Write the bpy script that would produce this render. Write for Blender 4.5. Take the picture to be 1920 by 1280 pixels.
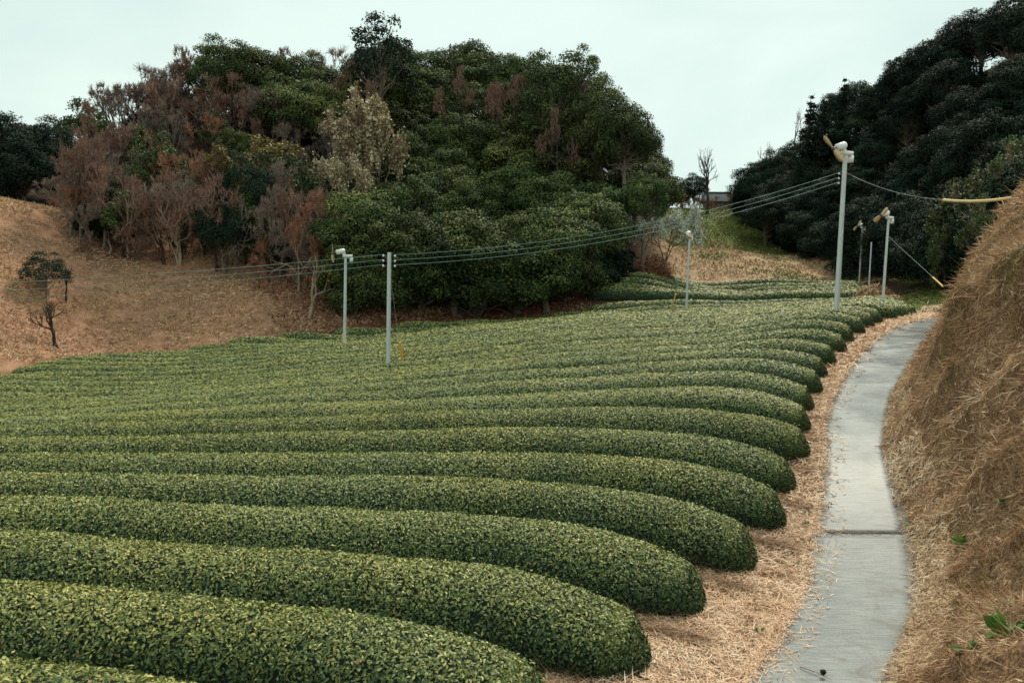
import bpy, math, random
import numpy as np
from mathutils import Matrix, Vector

# ------------------------------------------------------------------ camera
scene = bpy.context.scene
for o in list(bpy.data.objects):
    bpy.data.objects.remove(o)
C = scene.collection
EYE = 4.45
PITCH = math.atan(119 / 1600.0)
ROLL = math.radians(1.5)
F = 1600.0
_fw = np.array([0, math.cos(PITCH), -math.sin(PITCH)])
_up0 = np.array([0, math.sin(PITCH), math.cos(PITCH)])
_rt0 = np.array([1.0, 0, 0])
_rt = math.cos(ROLL) * _rt0 + math.sin(ROLL) * _up0
_up = -math.sin(ROLL) * _rt0 + math.cos(ROLL) * _up0
cam_data = bpy.data.cameras.new('camera')
cam = bpy.data.objects.new('camera', cam_data)
C.objects.link(cam)
cam_data.sensor_width = 36.0
cam_data.lens = 30.0
cam_data.clip_start = 0.1
cam_data.clip_end = 3000
cam.matrix_world = Matrix(((_rt[0], _up[0], -_fw[0], 0), (_rt[1], _up[1], -_fw[1], 0),
                           (_rt[2], _up[2], -_fw[2], EYE), (0, 0, 0, 1)))
cam_data.dof.use_dof = True
cam_data.dof.focus_distance = 26.0
cam_data.dof.aperture_fstop = 4.0
scene.camera = cam

# ------------------------------------------------------------------ sky and sun
SUN_EL, SUN_AZ = math.radians(50), math.radians(24)     # azimuth clockwise from +Y
world = bpy.data.worlds.new('World')
scene.world = world
world.use_nodes = True
wn, wl = world.node_tree.nodes, world.node_tree.links
wn.clear()
out = wn.new('ShaderNodeOutputWorld')
bg = wn.new('ShaderNodeBackground')
sky = wn.new('ShaderNodeTexSky')
sky.sky_type = 'NISHITA'
sky.sun_disc = False
sky.sun_elevation = SUN_EL
sky.sun_rotation = SUN_AZ
bg.inputs['Strength'].default_value = 0.1
# overcast: a cloud layer of soft noise over the clear sky
tc = wn.new('ShaderNodeTexCoord')
mp = wn.new('ShaderNodeMapping')
mp.inputs['Scale'].default_value = (1.0, 1.0, 2.6)
nz = wn.new('ShaderNodeTexNoise')
nz.inputs['Scale'].default_value = 2.1
nz.inputs['Detail'].default_value = 5
nz.inputs['Roughness'].default_value = 0.5
nz.inputs['Distortion'].default_value = 0.4
cr = wn.new('ShaderNodeValToRGB')
cr.color_ramp.elements[0].position = 0.33
cr.color_ramp.elements[0].color = (3.25, 4.0, 3.72, 1)
cr.color_ramp.elements[1].position = 0.60
cr.color_ramp.elements[1].color = (3.98, 4.72, 4.27, 1)
mx = wn.new('ShaderNodeMix')
mx.data_type = 'RGBA'
mx.inputs[0].default_value = 0.94
wl.new(tc.outputs['Generated'], mp.inputs['Vector'])
wl.new(mp.outputs['Vector'], nz.inputs['Vector'])
wl.new(nz.outputs['Fac'], cr.inputs['Fac'])
wl.new(sky.outputs['Color'], mx.inputs[6])
wl.new(cr.outputs['Color'], mx.inputs[7])
wl.new(mx.outputs[2], bg.inputs['Color'])
wl.new(bg.outputs['Background'], out.inputs['Surface'])

sun_data = bpy.data.lights.new('sun', 'SUN')
sun_data.energy = 1.5
sun_data.angle = math.radians(12)
sun_data.color = (1.0, 0.90, 0.73)
sun = bpy.data.objects.new('sun', sun_data)
C.objects.link(sun)
_sd = Vector((math.sin(SUN_AZ) * math.cos(SUN_EL), math.cos(SUN_AZ) * math.cos(SUN_EL), math.sin(SUN_EL)))
sun.rotation_euler = _sd.to_track_quat('Z', 'Y').to_euler()
sun.location = (0, -20, 60)

vs = scene.view_settings
vs.view_transform = 'Standard'
vs.look = 'None'
vs.exposure = 1.05
vs.gamma = 1.0
vs.use_curve_mapping = False
scene.cycles.max_bounces = 6
scene.cycles.diffuse_bounces = 3
scene.cycles.glossy_bounces = 2
scene.cycles.transmission_bounces = 2

rng = np.random.default_rng(7)
random.seed(7)

# ------------------------------------------------------------------ helpers
def W(px, py, Y):
    """point at distance Y down the valley, read off the survey photograph"""
    r = (px - 960) / F * _rt - (py - 640) / F * _up + _fw
    t = Y / r[1]
    return np.array([0, 0, EYE]) + t * r


def tag(o, label=None, cat=None, group=None, kind=None):
    if label: o['label'] = label
    if cat: o['category'] = cat
    if group: o['group'] = group
    if kind: o['kind'] = kind
    return o


def empty(name, loc, label=None, cat=None, group=None, rz=0.0):
    o = bpy.data.objects.new(name, None)
    C.objects.link(o)
    o.empty_display_size = 0.3
    o.location = loc
    o.rotation_euler = (0, 0, rz)
    return tag(o, label, cat, group)


def link(name, me, parent=None):
    o = bpy.data.objects.new(name, me)
    C.objects.link(o)
    if parent is not None:
        o.parent = parent
    return o


def mesh_np(name, V, faces, mat, attrs=None, smooth=False):
    """V (n,3); faces: list of int arrays (m,3) or (m,4); attrs {name:(domain,values)}"""
    me = bpy.data.meshes.new(name)
    V = np.asarray(V, dtype=np.float32)
    me.vertices.add(len(V))
    me.vertices.foreach_set('co', V.ravel())
    faces = [np.asarray(f, dtype=np.int32) for f in faces if len(f)]
    nl = sum(f.size for f in faces)
    nf = sum(len(f) for f in faces)
    me.loops.add(nl)
    me.loops.foreach_set('vertex_index', np.concatenate([f.ravel() for f in faces]))
    me.polygons.add(nf)
    tot = np.concatenate([np.full(len(f), f.shape[1], dtype=np.int32) for f in faces])
    st = np.concatenate([[0], np.cumsum(tot)[:-1]]).astype(np.int32)
    me.polygons.foreach_set('loop_start', st)
    me.polygons.foreach_set('loop_total', tot)
    if smooth:
        me.polygons.foreach_set('use_smooth', np.ones(nf, dtype=bool))
    for an, (dom, vals) in (attrs or {}).items():
        vals = np.asarray(vals, dtype=np.float32)
        if vals.ndim == 2:
            a = me.attributes.new(an, 'FLOAT_COLOR', dom)
            a.data.foreach_set('color', vals.ravel())
        else:
            a = me.attributes.new(an, 'FLOAT', dom)
            a.data.foreach_set('value', vals)
    me.update(calc_edges=True)
    if mat is not None:
        me.materials.append(mat)
    return me


def unit(v):
    return v / np.maximum(np.linalg.norm(v, axis=-1, keepdims=True), 1e-9)


def leaves(P, N, L, Wd, fold=0.18, along=None):
    """diamond leaves folded along the midrib: P centres, N normals, L lengths, Wd widths"""
    n = len(P)
    if along is None:
        a = rng.normal(size=(n, 3))
    else:
        a = along
    d = unit(a - N * np.sum(a * N, axis=1, keepdims=True))
    b = np.cross(N, d)
    L = np.broadcast_to(np.asarray(L, float), (n,))[:, None]
    Wd = np.broadcast_to(np.asarray(Wd, float), (n,))[:, None]
    V = np.empty((n, 4, 3))
    V[:, 0] = P - d * L * 0.5
    V[:, 1] = P + b * Wd * 0.5 + N * Wd * fold + d * L * 0.08
    V[:, 2] = P + d * L * 0.5
    V[:, 3] = P - b * Wd * 0.5 + N * Wd * fold + d * L * 0.08
    return V.reshape(-1, 3), np.arange(n * 4).reshape(n, 4)


def prisms(P0, P1, R0, R1, n=3):
    """tapered n-sided tubes, one for each segment"""
    P0, P1 = np.asarray(P0, float), np.asarray(P1, float)
    m = len(P0)
    d = unit(P1 - P0)
    ref = np.where(np.abs(d[:, 2:3]) > 0.9, np.array([[1.0, 0, 0]]), np.array([[0, 0, 1.0]]))
    a = unit(np.cross(d, ref))
    b = np.cross(d, a)
    R0 = np.broadcast_to(np.asarray(R0, float), (m,))[:, None]
    R1 = np.broadcast_to(np.asarray(R1, float), (m,))[:, None]
    V = np.empty((m, 2 * n, 3))
    for i in range(n):
        t = 2 * math.pi * i / n
        o = a * math.cos(t) + b * math.sin(t)
        V[:, i] = P0 + o * R0
        V[:, n + i] = P1 + o * R1
    base = (np.arange(m) * 2 * n)[:, None]
    Fq = np.concatenate([base + np.array([[i, (i + 1) % n, n + (i + 1) % n, n + i]]) for i in range(n)])
    return V.reshape(-1, 3), Fq


class Mesh:
    """collects verts and faces of one part"""
    def __init__(s):
        s.V, s.Q, s.n = [], [], 0

    def add(s, V, Q):
        V = np.asarray(V, float)
        s.V.append(V)
        if isinstance(Q, list) and len(Q) and not np.isscalar(Q[0]) and len({len(q) for q in Q}) > 1:
            for k in sorted({len(q) for q in Q}):
                s.Q.append(np.array([q for q in Q if len(q) == k]) + s.n)
        else:
            s.Q.append(np.asarray(Q) + s.n)
        s.n += len(V)
        return s

    def tube(s, pts, radii, n=8, cap=True):
        pts = np.asarray(pts, float)
        m = len(pts)
        radii = np.broadcast_to(np.asarray(radii, float), (m,))
        d = unit(np.gradient(pts, axis=0))
        ref = np.array([1.0, 0, 0]) if abs(d[0][2]) > 0.8 else np.array([0, 0, 1.0])
        a = unit(np.cross(d, ref)); b = np.cross(d, a)
        V = []
        for i in range(m):
            for j in range(n):
                t = 2 * math.pi * j / n
                V.append(pts[i] + (a[i] * math.cos(t) + b[i] * math.sin(t)) * radii[i])
        Q = [[i * n + j, i * n + (j + 1) % n, (i + 1) * n + (j + 1) % n, (i + 1) * n + j] for i in range(m - 1) for j in range(n)]
        s.add(V, Q)
        if cap:
            V2 = [V[j] for j in range(n)] + [V[(m - 1) * n + j] for j in range(n)]
            s.add(V2, np.array([list(range(n))[::-1], list(range(n, 2 * n))]))
        return s

    def box(s, c, size, R=None):
        x, y, z = np.array(size) / 2
        V = np.array([[sx * x, sy * y, sz * z] for sz in (-1, 1) for sx, sy in ((-1, -1), (1, -1), (1, 1), (-1, 1))])
        if R is not None:
            V = V @ np.asarray(R).T
        s.add(V + np.array(c), [[0, 3, 2, 1], [4, 5, 6, 7], [0, 1, 5, 4], [1, 2, 6, 5], [2, 3, 7, 6], [3, 0, 4, 7]])
        return s

    def build(s, name, mat, parent=None, smooth=False):
        by = {}
        for q in s.Q:
            by.setdefault(q.shape[1], []).append(q)
        me = mesh_np(name, np.concatenate(s.V), [np.concatenate(v) for v in by.values()], mat, smooth=smooth)
        return link(name, me, parent)


def vnoise(x, y, seed=0):
    """smooth value noise on arrays"""
    x = np.asarray(x, float); y = np.asarray(y, float)
    xi = np.floor(x).astype(np.int64); yi = np.floor(y).astype(np.int64)
    fx = x - xi; fy = y - yi
    fx = fx * fx * (3 - 2 * fx); fy = fy * fy * (3 - 2 * fy)

    def h(i, j):
        n = (i * 374761393 + j * 668265263 + seed * 974711) & 0x7fffffff
        n = ((n ^ (n >> 13)) * 1274126177) & 0x7fffffff
        n = (n ^ (n >> 16)) & 0xffff
        return n / 65535.0
    return ((h(xi, yi) * (1 - fx) + h(xi + 1, yi) * fx) * (1 - fy) + (h(xi, yi + 1) * (1 - fx) + h(xi + 1, yi + 1) * fx) * fy)


def fbm(x, y, seed=0, oct=4):
    v, a, t = 0, 0.5, 0
    for i in range(oct):
        v = v + a * vnoise(x * 2 ** i, y * 2 ** i, seed + i); t += a; a *= 0.5
    return v / t


def sstep(a, b, x):
    t = np.clip((np.asarray(x, float) - a) / (b - a), 0, 1)
    return t * t * (3 - 2 * t)

# ------------------------------------------------------------------ materials
def nmat(name, rough=0.7, spec=0.3):
    m = bpy.data.materials.new(name)
    m.use_nodes = True
    nt = m.node_tree
    b = nt.nodes['Principled BSDF']
    b.inputs['Roughness'].default_value = rough
    b.inputs['Specular IOR Level'].default_value = spec
    return m, nt, b


def ramp(nt, fac, stops):
    r = nt.nodes.new('ShaderNodeValToRGB')
    el = r.color_ramp.elements
    while len(el) > 1:
        el.remove(el[-1])
    el[0].position = stops[0][0]; el[0].color = (*stops[0][1], 1)
    for p, c in stops[1:]:
        e = el.new(p); e.color = (*c, 1)
    nt.links.new(fac, r.inputs['Fac'])
    return r.outputs['Color']


def noise(nt, scale, detail=4, rough=0.55, vec=None, dist=0.0):
    n = nt.nodes.new('ShaderNodeTexNoise')
    n.inputs['Scale'].default_value = scale
    n.inputs['Detail'].default_value = detail
    n.inputs['Roughness'].default_value = rough
    n.inputs['Distortion'].default_value = dist
    if vec is None:
        g = nt.nodes.new('ShaderNodeNewGeometry')
        vec = g.outputs['Position']
    nt.links.new(vec, n.inputs['Vector'])
    return n.outputs['Fac']


def mixc(nt, fac, a, b, mode='MIX'):
    m = nt.nodes.new('ShaderNodeMix')
    m.data_type = 'RGBA'
    m.blend_type = mode
    for i, v in ((0, fac), (6, a), (7, b)):
        if hasattr(v, 'links'):
            nt.links.new(v, m.inputs[i])
        elif isinstance(v, (int, float)):
            m.inputs[i].default_value = v
        else:
            m.inputs[i].default_value = (*v, 1)
    return m.outputs[2]


def attr(nt, name, fac=True):
    a = nt.nodes.new('ShaderNodeAttribute')
    a.attribute_name = name
    return a.outputs['Fac' if fac else 'Color']


def bump(nt, b, h, strength=0.5, dist=0.05):
    n = nt.nodes.new('ShaderNodeBump')
    n.inputs['Strength'].default_value = strength
    n.inputs['Distance'].default_value = dist
    nt.links.new(h, n.inputs['Height'])
    nt.links.new(n.outputs['Normal'], b.inputs['Normal'])


def leaf_mat(name, stops, rough=0.5, spec=0.35, objvar=0.0, trans=0.0, patch=None):
    """colour from the per-leaf tone number, shifted a little for each plant"""
    m, nt, b = nmat(name, rough, spec)
    col = ramp(nt, attr(nt, 'rnd'), stops)
    if patch:
        f = ramp(nt, noise(nt, patch[0], 3), [(0.35, (0, 0, 0)), (0.65, (1, 1, 1))])
        col = mixc(nt, f, col, mixc(nt, 1.0, col, patch[1], 'MULTIPLY'))
    if objvar:
        oi = nt.nodes.new('ShaderNodeObjectInfo')
        hs = nt.nodes.new('ShaderNodeHueSaturation')
        mr = nt.nodes.new('ShaderNodeMapRange')
        mr.inputs[3].default_value = 1 - objvar; mr.inputs[4].default_value = 1 + objvar
        nt.links.new(oi.outputs['Random'], mr.inputs[0])
        mr2 = nt.nodes.new('ShaderNodeMapRange')
        mr2.inputs[3].default_value = 0.5 - objvar * 0.06; mr2.inputs[4].default_value = 0.5 + objvar * 0.06
        mu = nt.nodes.new('ShaderNodeMath'); mu.operation = 'MULTIPLY'; mu.inputs[1].default_value = 7.31
        fr = nt.nodes.new('ShaderNodeMath'); fr.operation = 'FRACT'
        nt.links.new(oi.outputs['Random'], mu.inputs[0]); nt.links.new(mu.outputs[0], fr.inputs[0])
        nt.links.new(fr.outputs[0], mr2.inputs[0])
        nt.links.new(mr.outputs[0], hs.inputs['Value']); nt.links.new(mr2.outputs[0], hs.inputs['Hue'])
        nt.links.new(col, hs.inputs['Color'])
        col = hs.outputs['Color']
    nt.links.new(col, b.inputs['Base Color'])
    return m


def plain_mat(name, col, rough=0.6, var=0.15, scale=6.0, metallic=0.0, spec=0.3, bumpy=0.0):
    m, nt, b = nmat(name, rough, spec)
    c0 = tuple(max(0, x * (1 - var)) for x in col); c1 = tuple(min(1, x * (1 + var)) for x in col)
    tcn = nt.nodes.new('ShaderNodeTexCoord')
    n = noise(nt, scale, 5, 0.6, tcn.outputs['Object'])
    nt.links.new(ramp(nt, n, [(0.3, c0), (0.7, c1)]), b.inputs['Base Color'])
    b.inputs['Metallic'].default_value = metallic
    if bumpy:
        bump(nt, b, n, bumpy, 0.02)
    return m


M = {}
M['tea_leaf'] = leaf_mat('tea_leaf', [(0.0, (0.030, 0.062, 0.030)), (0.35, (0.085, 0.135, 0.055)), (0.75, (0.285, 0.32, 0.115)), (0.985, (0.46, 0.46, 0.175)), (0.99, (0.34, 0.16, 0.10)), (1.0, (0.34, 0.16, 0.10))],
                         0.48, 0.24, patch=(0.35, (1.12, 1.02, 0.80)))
M['tea_inner_shade'] = plain_mat('tea_inner_shade', (0.016, 0.026, 0.016), 0.9, 0.4, 14)  # near hedge core, colour darkened to deepen the shade between leaves
M['tea_twig_shade'] = plain_mat('tea_twig_shade', (0.030, 0.046, 0.022), 0.9, 0.55, 22)  # far hedge core of twigs, furrow shade put into its dark green
M['evergreen_leaf'] = leaf_mat('evergreen_leaf', [(0, (0.020, 0.036, 0.016)), (0.4, (0.060, 0.088, 0.030)), (0.75, (0.125, 0.155, 0.045)), (1, (0.23, 0.225, 0.07))], 0.65, 0.12, 0.30)
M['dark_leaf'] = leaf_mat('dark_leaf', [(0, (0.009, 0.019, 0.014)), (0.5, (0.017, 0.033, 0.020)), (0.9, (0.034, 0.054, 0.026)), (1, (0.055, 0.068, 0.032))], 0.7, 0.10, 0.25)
M['cedar_leaf'] = leaf_mat('cedar_leaf', [(0, (0.012, 0.025, 0.016)), (0.6, (0.026, 0.045, 0.025)), (1, (0.05, 0.065, 0.035))], 0.65, 0.2, 0.2)
M['shrub_leaf'] = leaf_mat('shrub_leaf', [(0, (0.03, 0.06, 0.02)), (0.5, (0.06, 0.10, 0.03)), (1, (0.13, 0.16, 0.045))], 0.6, 0.3, 0.3)
M['gold_leaf'] = leaf_mat('gold_leaf', [(0, (0.09, 0.08, 0.02)), (0.5, (0.17, 0.15, 0.04)), (1, (0.30, 0.24, 0.07))], 0.6, 0.3, 0.2)
M['cream_leaf'] = leaf_mat('cream_leaf', [(0, (0.20, 0.16, 0.09)), (0.5, (0.38, 0.31, 0.19)), (1, (0.58, 0.50, 0.35))], 0.7, 0.2, 0.15)
M['blossom'] = leaf_mat('blossom', [(0, (0.30, 0.33, 0.25)), (0.5, (0.55, 0.56, 0.48)), (1, (0.8, 0.78, 0.72))], 0.7, 0.2, 0.1)
M['red_twig'] = plain_mat('red_twig', (0.25, 0.145, 0.11), 0.8, 0.3, 0.6)
M['brown_twig'] = plain_mat('brown_twig', (0.22, 0.165, 0.135), 0.8, 0.3, 0.6)
M['rust_twig'] = plain_mat('rust_twig', (0.31, 0.15, 0.09), 0.8, 0.3, 0.6)
M['grey_bark'] = plain_mat('grey_bark', (0.17, 0.14, 0.11), 0.9, 0.35, 4, bumpy=0.5)
M['dark_bark'] = plain_mat('dark_bark', (0.045, 0.035, 0.03), 0.9, 0.35, 4, bumpy=0.5)
M['pale_bark'] = plain_mat('pale_bark', (0.32, 0.24, 0.17), 0.9, 0.3, 4, bumpy=0.4)
M['straw'] = leaf_mat('straw', [(0, (0.32, 0.17, 0.09)), (0.25, (0.66, 0.41, 0.25)), (0.65, (0.88, 0.63, 0.43)), (1, (0.92, 0.79, 0.62))], 0.6, 0.3)
M['reed_straw'] = leaf_mat('reed_straw', [(0, (0.12, 0.065, 0.035)), (0.5, (0.27, 0.155, 0.085)), (1, (0.46, 0.29, 0.17))], 0.6, 0.3)
M['dry_grass'] = leaf_mat('dry_grass', [(0, (0.12, 0.060, 0.032)), (0.3, (0.42, 0.25, 0.14)), (0.7, (0.74, 0.50, 0.31)), (1, (0.9, 0.75, 0.56))], 0.7, 0.2, patch=(0.7, (0.74, 0.66, 0.58)))
M['rust_litter'] = leaf_mat('rust_litter', [(0, (0.12, 0.05, 0.03)), (0.5, (0.30, 0.145, 0.085)), (1, (0.50, 0.30, 0.20))], 0.7, 0.2, patch=(0.4, (0.7, 0.6, 0.55)))
M['slope_grass'] = leaf_mat('slope_grass', [(0, (0.20, 0.095, 0.055)), (0.4, (0.44, 0.25, 0.16)), (0.8, (0.66, 0.42, 0.285)), (1, (0.80, 0.60, 0.43))], 0.75, 0.2, patch=(0.16, (0.80, 0.86, 0.62)))
M['green_grass'] = leaf_mat('green_grass', [(0, (0.05, 0.08, 0.02)), (0.5, (0.11, 0.15, 0.035)), (0.85, (0.18, 0.20, 0.055)), (1, (0.33, 0.25, 0.12))], 0.65, 0.2, patch=(0.25, (1.3, 0.95, 0.8)))
M['weed'] = leaf_mat('weed', [(0, (0.07, 0.14, 0.03)), (0.6, (0.14, 0.25, 0.05)), (1, (0.25, 0.36, 0.08))], 0.5, 0.4)
M['galvanised'] = plain_mat('galvanised', (0.55, 0.60, 0.60), 0.45, 0.10, 3, 0.15, 0.4)
M['white_paint'] = plain_mat('white_paint', (0.76, 0.79, 0.78), 0.4, 0.06, 3)
M['fan_blade'] = plain_mat('fan_blade', (0.62, 0.45, 0.27), 0.5, 0.12, 5)
M['dark_metal'] = plain_mat('dark_metal', (0.08, 0.085, 0.09), 0.5, 0.2, 8)
M['insulator'] = plain_mat('insulator', (0.75, 0.78, 0.78), 0.25, 0.05, 8)
M['wire'] = plain_mat('wire', (0.17, 0.30, 0.28), 0.5, 0.25, 1.0)
M['guy_steel'] = plain_mat('guy_steel', (0.22, 0.24, 0.25), 0.5, 0.1, 8)
M['yellow_plastic'] = plain_mat('yellow_plastic', (0.72, 0.42, 0.08), 0.45, 0.1, 5)
M['pale_yellow_plastic'] = plain_mat('pale_yellow_plastic', (0.78, 0.58, 0.26), 0.45, 0.12, 2)
M['blue_tarp'] = plain_mat('blue_tarp', (0.16, 0.36, 0.50), 0.45, 0.15, 3)
M['roof_tile'] = plain_mat('roof_tile', (0.075, 0.08, 0.085), 0.9, 0.2, 3, spec=0.05)
M['house_wall'] = plain_mat('house_wall', (0.2, 0.165, 0.12), 0.9, 0.15, 3, spec=0.05)
M['stone'] = plain_mat('stone', (0.22, 0.23, 0.22), 0.85, 0.4, 5, bumpy=0.6)

# ------------------------------------------------------------------ the lie of the land
FIELD_PTS = [
(-4.2,6.8,0.30),(-5.2,8.6,0.16),(-6.3,10.4,0.13),(-7.4,12.2,0.10),(-8.5,14.0,0.01),(-9.6,15.8,-0.05),(-10.6,17.6,-0.14),(-11.7,19.4,-0.26),(-12.8,21.2,-0.34),
(-13.9,23.0,-0.52),(-15.0,24.8,-0.68),(-16.1,26.6,-0.79),(-17.1,28.4,-0.89),(-18.2,30.2,-0.94),(-19.3,32.0,-0.94),(-20.4,33.8,-0.97),(-21.5,35.6,-0.99),(-22.5,37.4,-1.00),
(-4.1,8.6,0.07),(-5.0,10.4,0.07),(-5.8,12.2,0.07),(-6.7,14.0,0.03),(-7.6,15.8,0.01),(-8.0,17.6,-0.04),(-9.6,21.2,-0.13),(-11.2,24.8,-0.41),(-12.8,28.4,-0.68),
(-14.5,32.0,-0.85),(-16.1,35.6,-0.97),(-17.7,39.2,-0.89),(-19.3,42.8,-0.87),(-21.0,46.4,-0.84),(-7.3,17.6,0.02),(-8.0,19.4,0.00),(-8.8,21.2,-0.05),(-9.5,23.0,-0.14),
(-10.3,24.8,-0.30),(-11.0,26.6,-0.42),(-11.8,28.4,-0.58),(-12.5,30.2,-0.69),(-13.3,32.0,-0.81),(-14.0,33.8,-0.86),(-14.7,35.6,-0.94),(-15.5,37.4,-0.92),(-16.2,39.2,-0.90),
(-17.0,41.0,-0.85),(-17.7,42.8,-0.80),(-18.5,44.6,-0.79),(-19.2,46.4,-0.77),(-20.0,48.2,-0.75),(-2.9,10.4,-0.01),(-3.4,12.2,0.03),(-3.9,14.0,0.05),(-4.3,15.8,0.07),
(-4.6,17.6,0.11),(-5.1,19.4,0.15),(-5.6,21.2,0.17),(-6.0,23.0,0.16),(-6.5,24.8,0.08),(-7.0,26.6,0.01),(-7.5,28.4,-0.05),(-7.9,30.2,-0.15),(-8.4,32.0,-0.23),
(-8.9,33.8,-0.30),(-9.4,35.6,-0.30),(-9.8,37.4,-0.31),(-10.3,39.2,-0.30),(-10.8,41.0,-0.28),(-11.3,42.8,-0.26),(-11.7,44.6,-0.22),(-12.2,46.4,-0.20),(-12.7,48.2,-0.17),
(-13.2,50.0,-0.09),(-4.4,19.4,0.19),(-4.8,21.2,0.21),(-5.2,23.0,0.22),(-5.6,24.8,0.20),(-6.0,26.6,0.12),(-6.4,28.4,0.03),(-6.8,30.2,0.00),(-7.2,32.0,0.00),
(-1.1,15.8,0.18),(-1.4,19.4,0.37),(-1.7,23.0,0.48),(-2.0,26.6,0.56),(-2.3,30.2,0.49),(-0.6,14.0,0.09),(-0.8,17.6,0.30),(-1.0,21.2,0.51),(-1.2,24.8,0.63),
(-1.4,28.4,0.70),(-1.6,32.0,0.67),(2.0,19.4,0.60),(2.2,21.2,0.73),(2.3,23.0,0.88),(2.5,24.8,1.02),(2.7,26.6,1.14),(2.9,28.4,1.26),(3.0,30.2,1.32),
(3.2,32.0,1.37),(3.4,33.8,1.45),(3.6,35.6,1.54),(6.8,30.2,1.57),(7.2,32.0,1.66),(7.6,33.8,1.79),(8.0,35.6,1.85),(8.4,37.4,1.95),(-4.3,57.2,1.10),
(-8.9,54.5,0.65),(-11.2,52.7,0.21),(-0.1,60.8,1.44),(5.4,62.6,1.95),(-3.1,41.0,0.55),(-3.8,50.0,0.75),(4.2,42.8,1.76),(4.9,50.0,1.95),(9.6,42.8,2.14),
(11.2,50.0,2.21),(13.6,60.8,2.29),(14.4,42.8,2.54),(18.6,55.4,2.64),(1.3,9.3,-0.01),(2.3,11.1,0.01),(3.5,12.9,0.03),(4.5,14.7,0.23),(5.3,16.5,0.35),
(6.1,18.3,0.61),(6.8,20.1,1.04),(7.5,21.9,1.25),(8.4,23.7,1.42),(9.1,25.5,1.63),(10.1,27.3,1.95),(11.1,29.1,2.22),(12.1,30.9,2.57),(13.2,32.7,2.68),
(14.3,34.5,2.76),(15.4,36.3,2.89),(16.5,38.1,3.01),(21.1,45.3,3.06),]
HILL_PTS = [  # (px, py, Y) of bare ground on the hills
    (0, 690, 40.5), (0, 620, 44), (0, 540, 48), (0, 440, 53.5), (0, 372, 59), (150, 658, 48), (150, 612, 50.5), (150, 470, 58), (300, 644, 50.5), (300, 580, 54), (300, 470, 61),
    (500, 628, 52.5), (500, 575, 56), (500, 470, 63), (640, 610, 55), (640, 586, 58), (300, 440, 70), (300, 375, 80), (300, 300, 88), (300, 250, 95), (300, 240, 103),
    (100, 385, 70), (100, 340, 80), (100, 320, 95), (500, 440, 70), (500, 375, 80), (500, 290, 88), (500, 225, 96), (500, 205, 104),
    (720, 580, 59), (720, 535, 69), (720, 450, 80), (720, 330, 90), (720, 235, 98), (720, 215, 106), (950, 558, 64.5), (950, 530, 70), (950, 450, 80),
    (950, 335, 90), (950, 245, 98), (950, 225, 106), (1130, 540, 69), (1130, 480, 80), (1130, 395, 88), (1130, 330, 96), (1130, 315, 104), (1220, 512, 74), (1220, 470, 84),
    (1225, 440, 95), (1240, 420, 105),
    (1400, 590, 62.3), (1490, 587, 62.3), (1572, 585, 62.3), (1490, 591, 58), (1572, 588, 58), (1300, 572, 66.2), (1300, 561, 70), (1300, 552, 74), (1120, 566, 65.2), (1300, 569, 65.2), (1500, 568, 65.2), (1640, 566, 65.2), (1300, 523 + 18, 79.5), (1560, 523 + 18, 79.5),
    (1400, 520, 81), (1300, 470, 92), (1400, 475, 92), (1300, 425, 108), (1330, 400, 120), (1390, 388, 124), (1260, 392, 126), (1430, 425, 112),
    (1550, 480, 94), (1660, 520, 78), (1740, 535, 66), (1700, 565, 56), (1690, 508, 82),
    (1500, 445, 107), (1500, 395, 114), (1500, 365, 121), (1600, 450, 99), (1600, 370, 106), (1600, 300, 113), (1600, 260, 122), (1700, 455, 87), (1700, 350, 95), (1700, 250, 103), (1700, 200, 113),
    (1830, 485, 70), (1830, 400, 78), (1830, 290, 86), (1830, 190, 94), (1830, 140, 104), (1920, 480, 62), (1920, 390, 70), (1920, 270, 78), (1920, 160, 86), (1920, 100, 96)]
FAR_PTS = [(-40, 140, 13), (0, 140, 10), (-90, 100, 12), (-90, 60, 4), (-60, 40, -1), (-40, 20, -0.6), (-15, 0, 0.6), (-40, -20, 0.5), (0, -2, 1.6), (-5, 3, 0.5),
           (20, 150, 11), (60, 150, 20), (100, 120, 24), (100, 60, 16), (60, 30, 8), (40, 0, 6), (20, -20, 5), (0, 200, 8), (-100, 200, 8), (120, 200, 14), (-140, 20, 2), (140, 0, 10)]
FIELD_PTS = [(x, y, z - (0.0 if y < 28 else 0.10 if y < 40 else 0.18 if y < 48 else 0.34)) if x < 0.34 * y else (x, y, z - (0.25 if y > 48 else 0.12 if y > 41 else 0)) for x, y, z in FIELD_PTS]
ctrl = np.array(FIELD_PTS + [tuple(W(*p)) for p in HILL_PTS] + FAR_PTS, float)
_cc = 2.5


def _phi(a, b):
    d2 = ((a[:, None, :2] - b[None, :, :2]) ** 2).sum(-1)
    return np.sqrt(d2 + _cc * _cc)


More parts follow.
